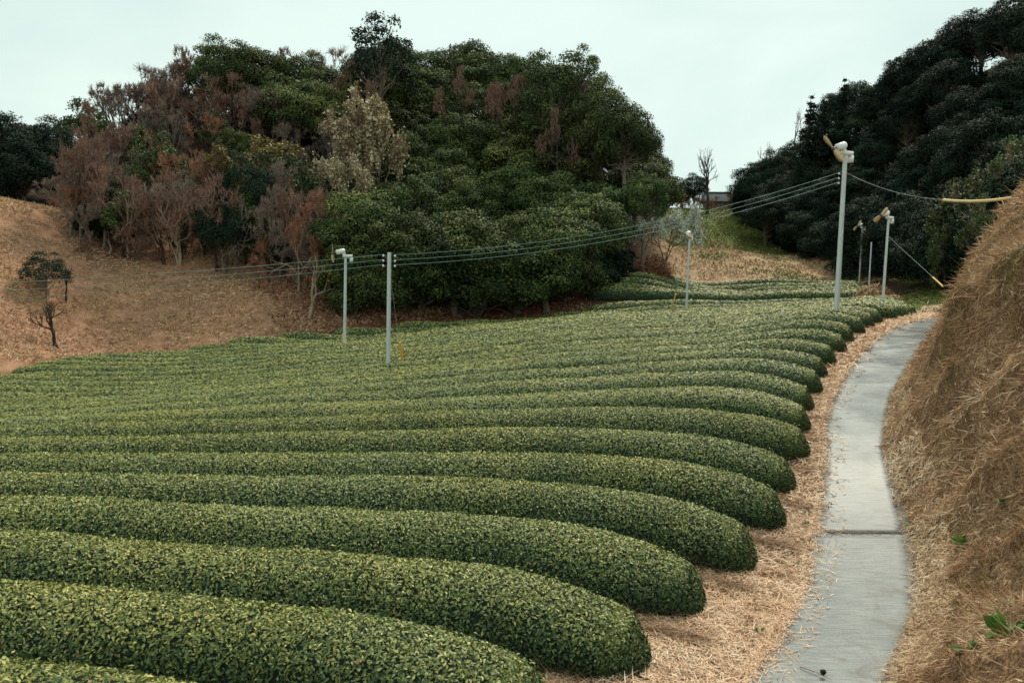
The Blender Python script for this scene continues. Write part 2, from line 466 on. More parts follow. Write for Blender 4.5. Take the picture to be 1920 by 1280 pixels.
_n = len(ctrl)
A = np.zeros((_n + 3, _n + 3))
A[:_n, :_n] = _phi(ctrl, ctrl) - np.eye(_n) * 0.35
A[:_n, _n] = 1; A[_n, :_n] = 1
A[:_n, _n + 1:] = ctrl[:, :2]; A[_n + 1:, :_n] = ctrl[:, :2].T
_w = np.linalg.solve(A, np.concatenate([ctrl[:, 2], [0, 0, 0]]))
GX0, GX1, GY0, GY1, GS = -150.0, 150.0, -30.0, 210.0, 0.6
_gx = np.arange(GX0, GX1 + GS, GS); _gy = np.arange(GY0, GY1 + GS, GS)
_XX, _YY = np.meshgrid(_gx, _gy)
_G = np.zeros(_XX.size)
_q = np.stack([_XX.ravel(), _YY.ravel()], 1)
for i in range(0, len(_q), 20000):
    s_ = _q[i:i + 20000]
    _G[i:i + 20000] = _phi(s_, ctrl) @ _w[:_n] + _w[_n] + s_ @ _w[_n + 1:]
_G = _G.reshape(_XX.shape)


def _samp(grid, X, Y):
    X = np.asarray(X, float); Y = np.asarray(Y, float)
    u = np.clip((X - GX0) / GS, 0, len(_gx) - 1.001); v = np.clip((Y - GY0) / GS, 0, len(_gy) - 1.001)
    i = u.astype(int); j = v.astype(int); a = u - i; b = v - j
    return (grid[j, i] * (1 - a) + grid[j, i + 1] * a) * (1 - b) + (grid[j + 1, i] * (1 - a) + grid[j + 1, i + 1] * a) * b


# the path: left edge, right edge, height
PATH = np.array([
    (-4.2, -1.5, -3.2, -2.6, 0.10), (-2.7, 1.2, -1.4, 0.0, 0.02), (-1.0, 3.8, 0.45, 3.0, -0.04), (0.3, 5.6, 1.85, 5.0, -0.06), (1.6, 7.5, 3.2, 7.2, -0.06), (2.8, 9.5, 4.45, 9.4, -0.05), (3.63, 11, 5.33, 10.8, -0.06),
    (4.41, 12.5, 6.11, 12.3, -0.03), (5.5, 15, 7.05, 14.7, 0.22), (6.74, 18.2, 8.07, 17.8, 0.72), (7.55, 20.5, 9.0, 20.0, 1.04), (8.91, 23.5, 10.41, 22.9, 1.44),
    (10.18, 26, 11.81, 25.3, 1.78), (12.1, 29.5, 13.75, 28.6, 2.2), (14.7, 33.5, 16.3, 32.5, 2.70), (17.9, 38, 19.4, 36.8, 2.98), (21.6, 42.6, 22.9, 41.3, 3.1), (26, 47.5, 27.2, 46.2, 3.25), (31, 53, 32.2, 51.8, 3.5)])


def _resample(n):
    t = np.linspace(0, len(PATH) - 1, n)
    i = np.clip(t.astype(int), 0, len(PATH) - 2); f = (t - i)[:, None]
    p0 = PATH[np.clip(i - 1, 0, None)]; p1 = PATH[i]; p2 = PATH[i + 1]; p3 = PATH[np.clip(i + 2, None, len(PATH) - 1)]
    return 0.5 * (2 * p1 + (p2 - p0) * f + (2 * p0 - 5 * p1 + 4 * p2 - p3) * f ** 2 + (3 * p1 - p0 - 3 * p2 + p3) * f ** 3)


PR = _resample(240)
PC = np.stack([(PR[:, 0] + PR[:, 2]) / 2, (PR[:, 1] + PR[:, 3]) / 2, PR[:, 4]], 1)


def near_line(X, Y, L):
    """signed distance (positive to the right of travel) and index of the nearest sample"""
    X = np.asarray(X, float).ravel(); Y = np.asarray(Y, float).ravel()
    tg = np.gradient(L[:, :2], axis=0)
    tg = tg / np.linalg.norm(tg, axis=1, keepdims=True)
    D = np.empty(len(X)); I = np.empty(len(X), int)
    for s in range(0, len(X), 20000):
        dx = X[s:s + 20000, None] - L[None, :, 0]; dy = Y[s:s + 20000, None] - L[None, :, 1]
        k = np.argmin(dx * dx + dy * dy, 1); a = np.arange(len(k))
        ddx, ddy = dx[a, k], dy[a, k]
        sg = np.sign(ddx * tg[k, 1] - ddy * tg[k, 0])
        D[s:s + 20000] = sg * np.hypot(ddx, ddy); I[s:s + 20000] = k
    return D, I


RE = np.stack([PR[:, 2], PR[:, 3], PR[:, 4]], 1)      # right edge


def bank_rise(d, y):
    """height of the steep grassy bank above the path edge, d metres in"""
    steep = np.interp(d, [0, 0.25, 1, 2.2, 3.4, 5, 8, 14, 30], [0, 0.35, 2.1, 4.5, 5.8, 6.8, 8.0, 9.0, 9.5])
    easy = np.interp(d, [0, 0.4, 1, 2.2, 3.4, 5, 8, 14, 30], [0, 0.25, 0.85, 2.3, 3.6, 4.8, 6.0, 7.0, 8.0])
    low = np.interp(d, [0, 0.5, 1.2, 2.2, 3.4, 5, 8, 14, 30], [0, 0.2, 0.55, 1.2, 1.9, 2.8, 4.0, 5.5, 7.0])
    t = sstep(10, 19, y)
    t2 = sstep(2.5, 9, y)
    fade = 1 - 0.9 * sstep(34, 44, y)
    return (low * (1 - t2) + (easy * (1 - t) + steep * t) * t2) * fade


_pd, _pi = near_line(_XX, _YY, PC)
_bd, _bi = near_line(_XX, _YY, RE)
_pd = np.abs(_pd).reshape(_XX.shape)
_pz = PC[_pi, 2].reshape(_XX.shape)
_on = 1 - sstep(0.9, 2.4, _pd)
_inb = (_bd > 0.0).reshape(_XX.shape) & (_bi < len(RE) - 2).reshape(_XX.shape) & (_YY < 47) & (_YY > -4)
_bz = (RE[_bi, 2] + bank_rise(np.maximum(_bd, 0), RE[_bi, 1])).reshape(_XX.shape)
GROUND = _G * (1 - _on) + (_pz - 0.03) * _on
GROUND = GROUND + (fbm(_XX * 0.35, _YY * 0.35, 3) - 0.5) * 0.35 * sstep(60, 75, _YY)
_low = np.minimum(GROUND, _bz - 0.5)
_edge = np.clip(_bd.reshape(_XX.shape) / 0.8, 0, 1)
GROUND = np.where(_inb & (_bd.reshape(_XX.shape) < 11.0), GROUND * (1 - _edge) + _low * _edge - 0.12 * _edge, GROUND)


def G(X, Y):
    return _samp(GROUND, X, Y)


# ------------------------------------------------------------------ tea rows in plan
ROW0, PITCH_ROW = 8.61, 1.8
TIP_K = [0, 1, 2, 3, 4, 5, 6, 7, 8, 9, 10, 11, 12, 13, 14, 15, 16, 17, 18, 22, 26, 31]
TIP_X = [-1.6, 0.05, 1.25, 2.3, 3.51, 4.52, 5.28, 6.15, 6.81, 7.52, 8.37, 9.15, 10.09, 11.12, 12.07, 13.21, 14.32, 15.39, 16.9, 21.1, 23.4, 25.5]
LEFT_PX = {17: 0, 18: 19, 19: 62, 20: 110, 21: 150, 22: 205, 23: 325, 24: 420, 25: 520, 26: 620, 27: 730, 28: 840, 29: 930, 30: 1010, 31: 1085}
ROWS = []
for k in range(0, 32):
    Yk = ROW0 + PITCH_ROW * (k - 1)
    xr = float(np.interp(k, TIP_K, TIP_X)) + 0.42
    xl = W(LEFT_PX[k], 600, Yk)[0] if k in LEFT_PX else min(-0.62 * Yk - 2.0, -6.0)
    ROWS.append(dict(k=k, Y=Yk, xl=xl, xr=xr, h=0.95, curve=1.0, terrace=False))
for j in range(8):
    Yk = 66.2 + 1.75 * j
    ROWS.append(dict(k=40 + j, Y=Yk, xl=W(1100 + 24 * j, 560, Yk)[0], xr=W(1662 - 8 * j, 560, Yk)[0], h=0.95 if j == 0 else 0.8, curve=0.0, terrace=True))


def field_left(Y):
    ks = [r for r in ROWS if not r['terrace']]
    return np.interp(Y, [r['Y'] for r in ks], [r['xl'] for r in ks])


def field_right(Y):
    ks = [r for r in ROWS if not r['terrace']]
    return np.interp(Y, [r['Y'] for r in ks], [r['xr'] for r in ks])


# ------------------------------------------------------------------ ground mesh
def graded(a, b, fine0, fine1, step):
    xs = list(np.arange(fine0, fine1 + 1e-6, step))
    s, x = step, fine0
    lo = []
    while x > a:
        s *= 1.12; x -= s; lo.append(x)
    s, x = step, fine1
    hi = []
    while x < b:
        s *= 1.12; x += s; hi.append(x)
    return np.array(lo[::-1] + xs + hi)


gx = graded(-900, 900, -60, 62, 0.9)
gy = graded(-400, 1200, -6, 130, 0.9)
XX, YY = np.meshgrid(gx, gy)
xf, yf = XX.ravel(), YY.ravel()
zf = G(np.clip(xf, GX0, GX1), np.clip(yf, GY0, GY1))
_far = np.maximum(np.maximum(np.abs(xf) - 140, 0), np.maximum(yf - 200, 0))
zf = zf - _far * 0.02
# colours of the soil and sward itself
col = np.zeros((len(xf), 4)); col[:, 3] = 1
BROWN, SOIL, STRAWC = np.array([.44, .25, .158]), np.array([.075, .05, .03]), np.array([.56, .39, .25])
GREENC, LITTER, FOREST = np.array([.12, .15, .04]), np.array([.20, .095, .055]), np.array([.06, .04, .026])
fl, fr = field_left(yf), field_right(yf)
infield = (xf > fl - 0.8) & (xf < fr - 0.6) & (yf < 64) & (yf > 5)
inter = (yf > 64.5) & (yf < 80) & (xf > 8) & (xf < 33)
px_ = 960 + F * xf / np.maximum(yf, 1)
nse = fbm(xf * 0.12, yf * 0.12, 21)
nse2 = fbm(xf * 0.5, yf * 0.5, 33)
base = np.where(((nse - 0.5) * 6 > 0)[:, None], BROWN, BROWN * 0.9)
hillgreen = sstep(12.5, 17, xf - (yf - 72) * 0.05) * sstep(70, 78, yf + xf * 0.15)
dry = sstep(96, 84, yf + (nse2 - .5) * 14) * sstep(77, 80, yf) * sstep(12, 16, xf)
g_ = GREENC[None] * (0.75 + nse2[:, None] * 0.6) * (1 - 0.55 * sstep(.5, .65, nse)[:, None]) + BROWN[None] * 0.55 * sstep(.5, .65, nse)[:, None]
base = base * (1 - hillgreen[:, None]) + g_ * hillgreen[:, None]
base = base * (1 - dry[:, None]) + STRAWC * dry[:, None]
forest = np.maximum(sstep(60, 67, yf + (nse2 - .5) * 6) * sstep(13, 9, xf - (yf - 70) * 0.12), sstep(0, 5, xf - (33 - (yf - 100) * 0.22)) * sstep(50, 60, yf) * (yf < 140))
base = base * (1 - forest[:, None]) + FOREST * (0.7 + nse2[:, None] * .7) * forest[:, None]
rust = sstep(-16, -10, xf) * sstep(10, 5, xf) * sstep(0, 2, (fl - xf) + np.maximum(yf - 62, 0) * 2) * sstep(68, 62, yf)
base = base * (1 - rust[:, None]) + LITTER * rust[:, None]
bend = sstep(21, 23, xf) * sstep(45, 48, yf + (xf - 22) * .2) * sstep(66, 62, yf) * (1 - forest)
base = base * (1 - bend[:, None]) + GREENC * (.7 + nse2[:, None] * .6) * bend[:, None]
base = np.where((infield | inter)[:, None], SOIL, base)
strip = (xf >= fr - 2.5) & (yf < 46) & (yf > -3)
base = np.where((strip)[:, None], STRAWC * 0.8, base)
col[:, :3] = base
m, nt, b = nmat('hill_soil', 0.95, 0.1)
n1 = noise(nt, 1.6, 8, 0.7)
n2 = noise(nt, 9.0, 6, 0.7)
c = mixc(nt, 1.0, attr(nt, 'soil', False), ramp(nt, n1, [(0.3, (0.55, 0.52, 0.5)), (0.7, (1.3, 1.3, 1.3))]), 'MULTIPLY')
c = mixc(nt, 1.0, c, ramp(nt, n2, [(0.3, (0.6, 0.58, 0.56)), (0.7, (1.3, 1.3, 1.3))]), 'MULTIPLY')
nt.links.new(c, b.inputs['Base Color'])
bump(nt, b, n2, 0.8, 0.12)
nx, ny = len(gx), len(gy)
idx = np.arange(nx * ny).reshape(ny, nx)
Q = np.stack([idx[:-1, :-1], idx[:-1, 1:], idx[1:, 1:], idx[1:, :-1]], -1).reshape(-1, 4)
ground = link('ground', mesh_np('ground', np.stack([xf, yf, zf], 1), [Q], m, {'soil': ('POINT', col)}, smooth=True))
tag(ground, 'brown and green hilly ground around the tea field', 'ground', kind='structure')

# ------------------------------------------------------------------ path: two concrete slabs on a footing
m, nt, b = nmat('concrete', 0.55, 0.4)
g = nt.nodes.new('ShaderNodeNewGeometry')
mp_ = nt.nodes.new('ShaderNodeMapping')
mp_.inputs['Rotation'].default_value = (0, 0, math.radians(28))
mp_.inputs['Scale'].default_value = (1.2, 11.0, 1)
nt.links.new(g.outputs['Position'], mp_.inputs['Vector'])
brush = noise(nt, 2.2, 6, 0.65, mp_.outputs['Vector'])
blot = noise(nt, 0.8, 6, 0.6)
grit = noise(nt, 60, 3, 0.6)
c = ramp(nt, blot, [(0.3, (0.165, 0.180, 0.182)), (0.7, (0.31, 0.325, 0.322))])
c = mixc(nt, 1.0, c, ramp(nt, brush, [(0.32, (0.62, 0.64, 0.66)), (0.5, (0.97, 0.97, 0.97)), (0.68, (1.2, 1.2, 1.17))]), 'MULTIPLY')
c = mixc(nt, 1.0, c, ramp(nt, grit, [(0.35, (0.82, 0.82, 0.82)), (0.65, (1.12, 1.12, 1.12))]), 'MULTIPLY')
# dark damp streaks of moss lying across the upper stretch
sep = nt.nodes.new('ShaderNodeSeparateXYZ'); nt.links.new(g.outputs['Position'], sep.inputs[0])
mp2 = nt.nodes.new('ShaderNodeMapping')
mp2.inputs['Rotation'].default_value = (0, 0, math.radians(15)); mp2.inputs['Scale'].default_value = (0.6, 2.6, 1)
nt.links.new(g.outputs['Position'], mp2.inputs['Vector'])
streak = ramp(nt, noise(nt, 1.3, 6, 0.7, mp2.outputs['Vector']), [(0.50, (0, 0, 0)), (0.56, (0.9, 0.9, 0.9))])
zone = nt.nodes.new('ShaderNodeMapRange'); zone.inputs[1].default_value = 22.0; zone.inputs[2].default_value = 27.0
nt.links.new(sep.outputs['Y'], zone.inputs[0])
mm = nt.nodes.new('ShaderNodeMath'); mm.operation = 'MULTIPLY'
nt.links.new(streak, mm.inputs[0]); nt.links.new(zone.outputs[0], mm.inputs[1])
c = mixc(nt, mm.outputs[0], c, (0.05, 0.055, 0.05))
stain = ramp(nt, noise(nt, 1.7, 7, 0.7, None, 0.8), [(0.53, (0, 0, 0)), (0.66, (0.7, 0.7, 0.7))])
c = mixc(nt, stain, c, (0.14, 0.125, 0.10))
nt.links.new(c, b.inputs['Base Color'])
wet = nt.nodes.new('ShaderNodeMapRange'); wet.inputs[1].default_value = 12.0; wet.inputs[2].default_value = 20.0
wet.inputs[3].default_value = 0.55; wet.inputs[4].default_value = 0.16
nt.links.new(sep.outputs['Y'], wet.inputs[0])
rr = nt.nodes.new('ShaderNodeMath'); rr.operation = 'MULTIPLY_ADD'; rr.inputs[1].default_value = 0.25
nt.links.new(blot, rr.inputs[0]); nt.links.new(wet.outputs[0], rr.inputs[2])
nt.links.new(rr.outputs[0], b.inputs['Roughness'])
bump(nt, b, brush, 0.25, 0.01)
M['concrete'] = m
M['footing'] = plain_mat('footing', (0.05, 0.045, 0.035), 0.9, 0.3, 5)


def path_strip(name, s0, s1, dz, thick, inset, mat, parent=None, skew=0.0):
    n = max(2, int((s1 - s0) * 14)); nw = 7
    V, top = [], []
    for i in range(n):
        for j in range(nw):
            f_ = j / (nw - 1)
            t = s0 + (s1 - s0) * i / (n - 1) + skew * (f_ - 0.5) * (1 if (i == n - 1 or i == 0) else (1.0))
            i0 = np.clip(t, 0, len(PATH) - 1)
            p = _resample_at(i0)
            e = 0.03 * math.sin(i * 0.23 + j) + 0.025 * math.sin(i * 0.61 + j * 2) + 0.012 * math.sin(i * 2.1)
            if 0 < j < nw - 1: e = 0
            q = p[:2] * (1 - f_) + p[2:4] * f_
            q = q + (p[2:4] - p[:2]) / 1.6 * (e + (inset if j == 0 else -inset if j == nw - 1 else 0))
            V.append((q[0], q[1], p[4] + dz))
    nV = len(V)
    V = np.array(V + [(v[0], v[1], v[2] - thick) for v in V])
    I = np.arange(nV).reshape(n, nw)
    Qs = [np.stack([I[:-1, :-1], I[:-1, 1:], I[1:, 1:], I[1:, :-1]], -1).reshape(-1, 4)]
    for ring in (I[0], I[-1][::-1], I[:, 0][::-1], I[:, -1]):
        Qs.append(np.stack([ring[1:], ring[:-1], ring[:-1] + nV, ring[1:] + nV], -1))
    return link(name, mesh_np(name, V, [np.concatenate(Qs)], mat), parent)


def _resample_at(t):
    i = int(min(t, len(PATH) - 2)); f = t - i
    p0 = PATH[max(i - 1, 0)]; p1 = PATH[i]; p2 = PATH[i + 1]; p3 = PATH[min(i + 2, len(PATH) - 1)]
    return 0.5 * (2 * p1 + (p2 - p0) * f + (2 * p0 - 5 * p1 + 4 * p2 - p3) * f ** 2 + (3 * p1 - p0 - 3 * p2 + p3) * f ** 3)


path = path_strip('path', 0, 18, 0.0, 0.1, -0.03, M['footing'])
tag(path, 'narrow pale concrete path winding between tea rows and bank', 'path', kind='structure')
JOINT = 7.86
path_strip('concrete_slab', 0.05, JOINT - 0.012, 0.05, 0.09, 0.0, M['concrete'], path, 0.10)
path_strip('concrete_slab', JOINT + 0.012, 17.9, 0.05, 0.09, 0.0, M['concrete'], path, 0.10)

# ------------------------------------------------------------------ the bank beside the path
m, nt, b = nmat('bank_earth', 0.95, 0.1)
n1 = noise(nt, 1.1, 8, 0.7); n2 = noise(nt, 7.0, 7, 0.75)
c = ramp(nt, n1, [(0.3, (0.12, 0.068, 0.038)), (0.5, (0.33, 0.20, 0.115)), (0.7, (0.54, 0.36, 0.22))])
c = mixc(nt, ramp(nt, noise(nt, 0.45, 4), [(0.52, (0, 0, 0)), (0.66, (0.55, 0.55, 0.55))]), c, (0.13, 0.14, 0.045))
c = mixc(nt, 1.0, c, ramp(nt, n2, [(0.3, (0.5, 0.48, 0.46)), (0.7, (1.35, 1.32, 1.3))]), 'MULTIPLY')
nt.links.new(c, b.inputs['Base Color'])
c = mixc(nt, 1.0, c, ramp(nt, noise(nt, 30, 5, 0.7), [(0.38, (0.35, 0.33, 0.31)), (0.62, (1.6, 1.6, 1.6))]), 'MULTIPLY')
nt.links.new(c, b.inputs['Base Color'])
bump(nt, b, n2, 0.9, 0.12)
BI = np.arange(0, 222)
dvals = np.concatenate([np.linspace(-0.08, 4, 36), np.linspace(4.3, 12, 16)])
tg = np.gradient(RE[:, :2], axis=0); tg /= np.linalg.norm(tg, axis=1, keepdims=True)
for _ in range(6):
    tg[1:-1] = (tg[:-2] + tg[1:-1] * 2 + tg[2:]) / 4; tg /= np.linalg.norm(tg, axis=1, keepdims=True)
NRM = np.stack([tg[:, 1], -tg[:, 0]], 1)


def bank_pt(si, d):
    """si float index along the edge, d metres in: world point (with the lumps of the turf)"""
    si = np.asarray(si, float); d = np.asarray(d, float)
    i = np.clip(si.astype(int), 0, len(RE) - 2); f = (si - i)[:, None]
    e = RE[i] * (1 - f) + RE[i + 1] * f
    nr = NRM[i] * (1 - f) + NRM[i + 1] * f
    # fold of the inner bends is kept open by limiting d there
    x = e[:, 0] + nr[:, 0] * d; y = e[:, 1] + nr[:, 1] * d
    z = e[:, 2] + bank_rise(np.maximum(d, 0), e[:, 1]) + 0.03
    a = sstep(0.1, 1.2, d)
    lump = (fbm(x * 0.9, y * 0.9 + z * 0.9, 51) - 0.5) * 1.15 + (fbm(x * 3, y * 3 + z * 3, 57, 3) - 0.5) * 0.36
    ledge = np.sin(z * 2.3 + vnoise(x * .4, y * .4, 5) * 5) * 0.10
    out = (lump + ledge) * a
    x = x - nr[:, 0] * out * 0.8; y = y - nr[:, 1] * out * 0.8; z = z + out * 0.45
    z = z - 0.12 * (d < 0)
    return np.stack([x, y, z], 1)


SI, DD = np.meshgrid(np.linspace(0, 221, 400), dvals, indexing='ij')
BV = bank_pt(SI.ravel(), DD.ravel())
I = np.arange(BV.shape[0]).reshape(SI.shape)
Q = np.stack([I[:-1, :-1], I[:-1, 1:], I[1:, 1:], I[1:, :-1]], -1).reshape(-1, 4)
bank = link('bank_terrain', mesh_np('bank_terrain', BV, [Q], m, smooth=True))
tag(bank, 'steep bank of matted dry grass beside the concrete path', 'bank', kind='structure')

# ------------------------------------------------------------------ tea hedges
ORD = ['', 'first', 'second', 'third', 'fourth', 'fifth', 'sixth', 'seventh', 'eighth', 'ninth', 'tenth', 'eleventh', 'twelfth', 'thirteenth', 'fourteenth', 'fifteenth', 'sixteenth']


def row_axis(r, X):
    """plan curve of a row: Y and direction at X"""
    u = X - r['xr']
    t = np.clip((u + 5) / 5, 0, None)
    Y = r['Y'] - r['curve'] * 0.9 * t ** 2 + 0.14 * (vnoise(X * 0.16, X * 0 + r['k'] * 0.37, 11) - 0.5) + 0.10 * (vnoise(X * 0.4, X * 0 + r['k'] * 3.1, 13) - 0.5)
    return Y


def row_surface(r, X, th):
    """point and normal on the hedge skin; th -pi/2 (camera side) .. pi/2"""
    Y = row_axis(r, X)
    dY = (row_axis(r, X + 0.05) - row_axis(r, X - 0.05)) / 0.1
    tx, ty = 1 / np.sqrt(1 + dY ** 2), dY / np.sqrt(1 + dY ** 2)
    nx_, ny_ = -ty, tx
    e = np.minimum(X - r['xl'], r['xr'] - X)
    e = np.clip(e, 0, None)
    a = np.clip(e / 1.15, 0, 1); wt = np.sqrt(np.clip(1 - (1 - a) ** 2.6, 0, 1))
    a2 = np.clip(e / 2.4, 0, 1); ht = 0.48 + 0.52 * np.clip(1 - (1 - a2) ** 2.2, 0, 1) ** 0.9
    ht = ht * np.clip(np.sqrt(np.clip(e / 0.22, 0, 1)), 0.02, 1)
    wob = 1 + 0.05 * (vnoise(X * 0.7, X * 0 + r['k'], 17) - 0.5)
    w = (0.79 if r['k'] < 11 else 0.71) * wt * wob
    h = r['h'] * ht * (1 + 0.07 * (vnoise(X * 0.5, X * 0 + r['k'] * 5, 19) - 0.5))
    s, c_ = np.sin(th), np.cos(th)
    ex = 0.92
    ac = np.sign(s) * np.abs(s) ** ex * w
    zz = np.abs(c_) ** ex * h
    ac = ac * (1 - 0.20 * (1 - zz / np.maximum(h, 1e-3)) ** 3)
    x = X + nx_ * ac; y = Y + ny_ * ac
    g0 = G(X, Y); g1 = G(x, y)
    z = g0 * 0.6 + g1 * 0.4 + zz
    return np.stack([x, y, z], -1)


def make_row(r, parent):
    X = np.arange(r['xl'], r['xr'] + 1e-6, 0.35 if r['Y'] < 30 else 0.6)
    X = np.unique(np.concatenate([X, [r['xr'] - d for d in (0, .03, .08, .15, .25, .4, .6)], [r['xl'] + d for d in (0, .03, .08, .15, .25, .4, .6)]]))
    th = np.linspace(-math.pi / 2, math.pi / 2, 13)
    A_, T_ = np.meshgrid(X, th, indexing='ij')
    P = row_surface(r, A_.ravel(), T_.ravel())
    I = np.arange(len(P)).reshape(A_.shape)
    Q = np.stack([I[:-1, :-1], I[:-1, 1:], I[1:, 1:], I[1:, :-1]], -1).reshape(-1, 4)[:, ::-1]
    cx = P.reshape(len(X), len(th), 3).mean(1, keepdims=True); cx[:, :, 2] = P.reshape(len(X), len(th), 3)[:, :, 2].min(1, keepdims=True)
    Ps = (P.reshape(len(X), len(th), 3) - cx) * 0.955 + cx
    o = link('twig_mass', mesh_np('twig_mass', Ps.reshape(-1, 3), [Q], M['tea_inner_shade' if r['Y'] < 22 else 'tea_twig_shade'], smooth=True), parent)
    # leaves
    dist = r['Y']
    L = max(0.052, 0.0026 * dist)
    cover = 1.45 if dist < 13 else 1.2 if dist < 22 else 0.78
    dens = cover / (0.5 * L * L * 0.42)
    # length on show (with room to step aside)
    xa, xb = max(r['xl'], -0.66 * dist - 1.5), r['xr']
    n = int((xb - xa) * (2.0 if dist < 16 else 1.5) * dens)
    Xs = rng.uniform(xa, xb, n)
    # the rounded end gets its share too
    extra = rng.uniform(xb - 0.5, xb, int(n * 0.9 / max(xb - xa, 1)))
    Xs = np.concatenate([Xs, extra])
    u = rng.uniform(0, 1, len(Xs))
    if dist < 16:
        ths = -math.pi / 2 + u ** 0.9 * math.pi * 0.93
    else:
        ths = -math.pi / 2 + u * math.pi * 0.76
    ths = np.arcsin(np.clip(np.sin(ths), -1, 1)) * (0.9 + 0.1 * np.abs(np.sin(ths)))
    P = row_surface(r, Xs, ths)
    e = 0.02
    Pa = row_surface(r, Xs + e, ths); Pb = row_surface(r, Xs, ths + e)
    N = unit(np.cross(Pa - P, Pb - P))
    flip = np.sum(N * np.stack([np.zeros(len(N)), -np.cos(ths) * 0, np.ones(len(N))], 1), axis=1) < -0.05
    N[N[:, 2] < -0.3] *= -1
    lo = P[:, 2] - G(P[:, 0], P[:, 1])
    keep = lo > (0.05 + 0.09 * rng.random(len(lo)))
    P, N = P[keep], N[keep]
    P = P + N * rng.uniform(-0.045, 0.028, (len(P), 1)) * (1 if dist < 22 else 0.6)
    # a few shoots stand out of the clipped skin
    so = rng.random(len(P)) < 0.02
    P[so] += N[so] * rng.uniform(0.02, 0.09, (so.sum(), 1))
    P = P + N * ((fbm(P[:, 0] * 1.8, P[:, 1] * 1.8 + P[:, 2] * 1.6, 29, 3) - .5) * (0.045 if dist < 22 else .03) + .012)[:, None]
    Nl = unit(N + rng.normal(size=P.shape) * (0.5 if dist < 20 else 0.26) + np.array([0, 0, 0.08]))
    ln = L * rng.uniform(0.7, 1.25, len(P))
    V, Fq = leaves(P, Nl, ln, ln * rng.uniform(0.36, 0.50, len(P)))
    rnd = np.clip((rng.beta(1.9, 2.1, len(P)) if dist < 20 else rng.beta(4.5, 5, len(P))) + (0.72 if dist < 20 else 1.0) * (N[:, 2] - 0.66) + 0.30 * (fbm(P[:, 0] * .9, P[:, 1] * .9 + r['k'], 23, 3) - .5), 0, 0.985)  # young tops lighter, sides darker; crest highlight and side shade are painted in
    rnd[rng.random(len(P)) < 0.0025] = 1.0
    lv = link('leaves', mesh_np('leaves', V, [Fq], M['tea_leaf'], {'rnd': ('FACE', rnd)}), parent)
    lv['kind'] = 'stuff'
    for ch in parent.children:
        ch.location = -parent.location
    return len(P)


total = 0
for r in ROWS:
    if r['terrace']:
        j = r['k'] - 40
        lab = 'dark clipped tea hedge row on the upper terrace, %s up from its lower edge' % ORD[j + 1]
        grp = 'tea rows on the upper terrace'
    else:
        d = r['k'] - 16
        if d == 0: lab = 'long clipped tea hedge row in which the tall fan pole by the path stands'
        elif d < 0: lab = 'long clipped tea hedge row, %s downhill from the tall fan pole by the path' % ORD[-d]
        else: lab = 'long clipped tea hedge row, %s uphill from the tall fan pole by the path' % ORD[d]
        grp = 'tea rows in the main field'
    xm = (r['xl'] + r['xr']) / 2
    t = empty('tea_hedge', (xm, r['Y'], float(G(xm, r['Y']))), lab, 'tea hedge', grp)
    total += make_row(r, t)
print('tea leaves', total)

# ------------------------------------------------------------------ straw, grass and litter
def strands(name, P, N, along, L, Wd, rnd, mat, label, cat, parent=None):
    V, Fq = leaves(P, N, L, Wd, 0.1, along)
    o = link(name, mesh_np(name, V, [Fq], mat, {'rnd': ('FACE', rnd)}), parent)
    return tag(o, label, cat, kind='stuff')


def left_edge(t):
    t = np.asarray(t, float)
    return np.array([_resample_at(v) for v in t])


_T = np.linspace(2, 17.8, 600)
_LE = left_edge(_T)


def le_at(t):
    return np.stack([np.interp(t, _T, _LE[:, i]) for i in range(5)], 1)


# straw mulch between the row ends and the path
def mulch(n, t0, t1, L0, w0, dmax):
    t = rng.uniform(t0, t1, n)
    p = le_at(t)
    ex = unit(p[:, :2] - p[:, 2:4])
    d = -0.10 + (dmax + 0.1) * rng.random(n)
    edge = rng.random(n) < 0.08
    d[edge] = rng.normal(0.0, 0.10, edge.sum())
    far = rng.random(n) < 0.012
    d[far] = -rng.uniform(0.05, 0.55, far.sum())
    x = p[:, 0] + ex[:, 0] * d; y = p[:, 1] + ex[:, 1] * d
    on = d < 0.06
    z = np.where(on, np.maximum(p[:, 4] + 0.05, G(x, y)), G(x, y))
    lump = fbm(x * 2.2, y * 2.2, 71, 3)
    z = z + 0.012 + np.where(on, 0.004, rng.random(n) * 0.10 * lump) + sstep(0.0, 0.35, d) * 0.05
    keep = (lump > 0.30) | (rng.random(n) < 0.5)
    x, y, z = x[keep], y[keep], z[keep]
    m_ = len(x)
    P = np.stack([x, y, z], 1)
    al = rng.normal(size=(m_, 3)); al[:, 2] *= 0.22
    N = unit(np.array([0, 0, 1.0]) + rng.normal(size=(m_, 3)) * 0.35)
    ln = L0 * rng.lognormal(0, 0.45, m_)
    return P, N, al, ln, np.full(m_, w0) * rng.uniform(0.6, 1.4, m_), np.clip(rng.beta(2, 1.6, m_) * (0.55 + 0.75 * lump[keep]), 0, 1)


parts = [mulch(40000, 4.4, 8.2, 0.15, 0.011, 3.4), mulch(22000, 8.2, 12, 0.20, 0.018, 3.2), mulch(16000, 12, 17, 0.30, 0.032, 3.0)]
P, N, al, ln, wd, rn = [np.concatenate(v) for v in zip(*parts)]
strands('straw_mulch', P, N, al, ln, wd, rn, M['straw'], 'pale dry straw strewn between the tea row ends and the path', 'straw')

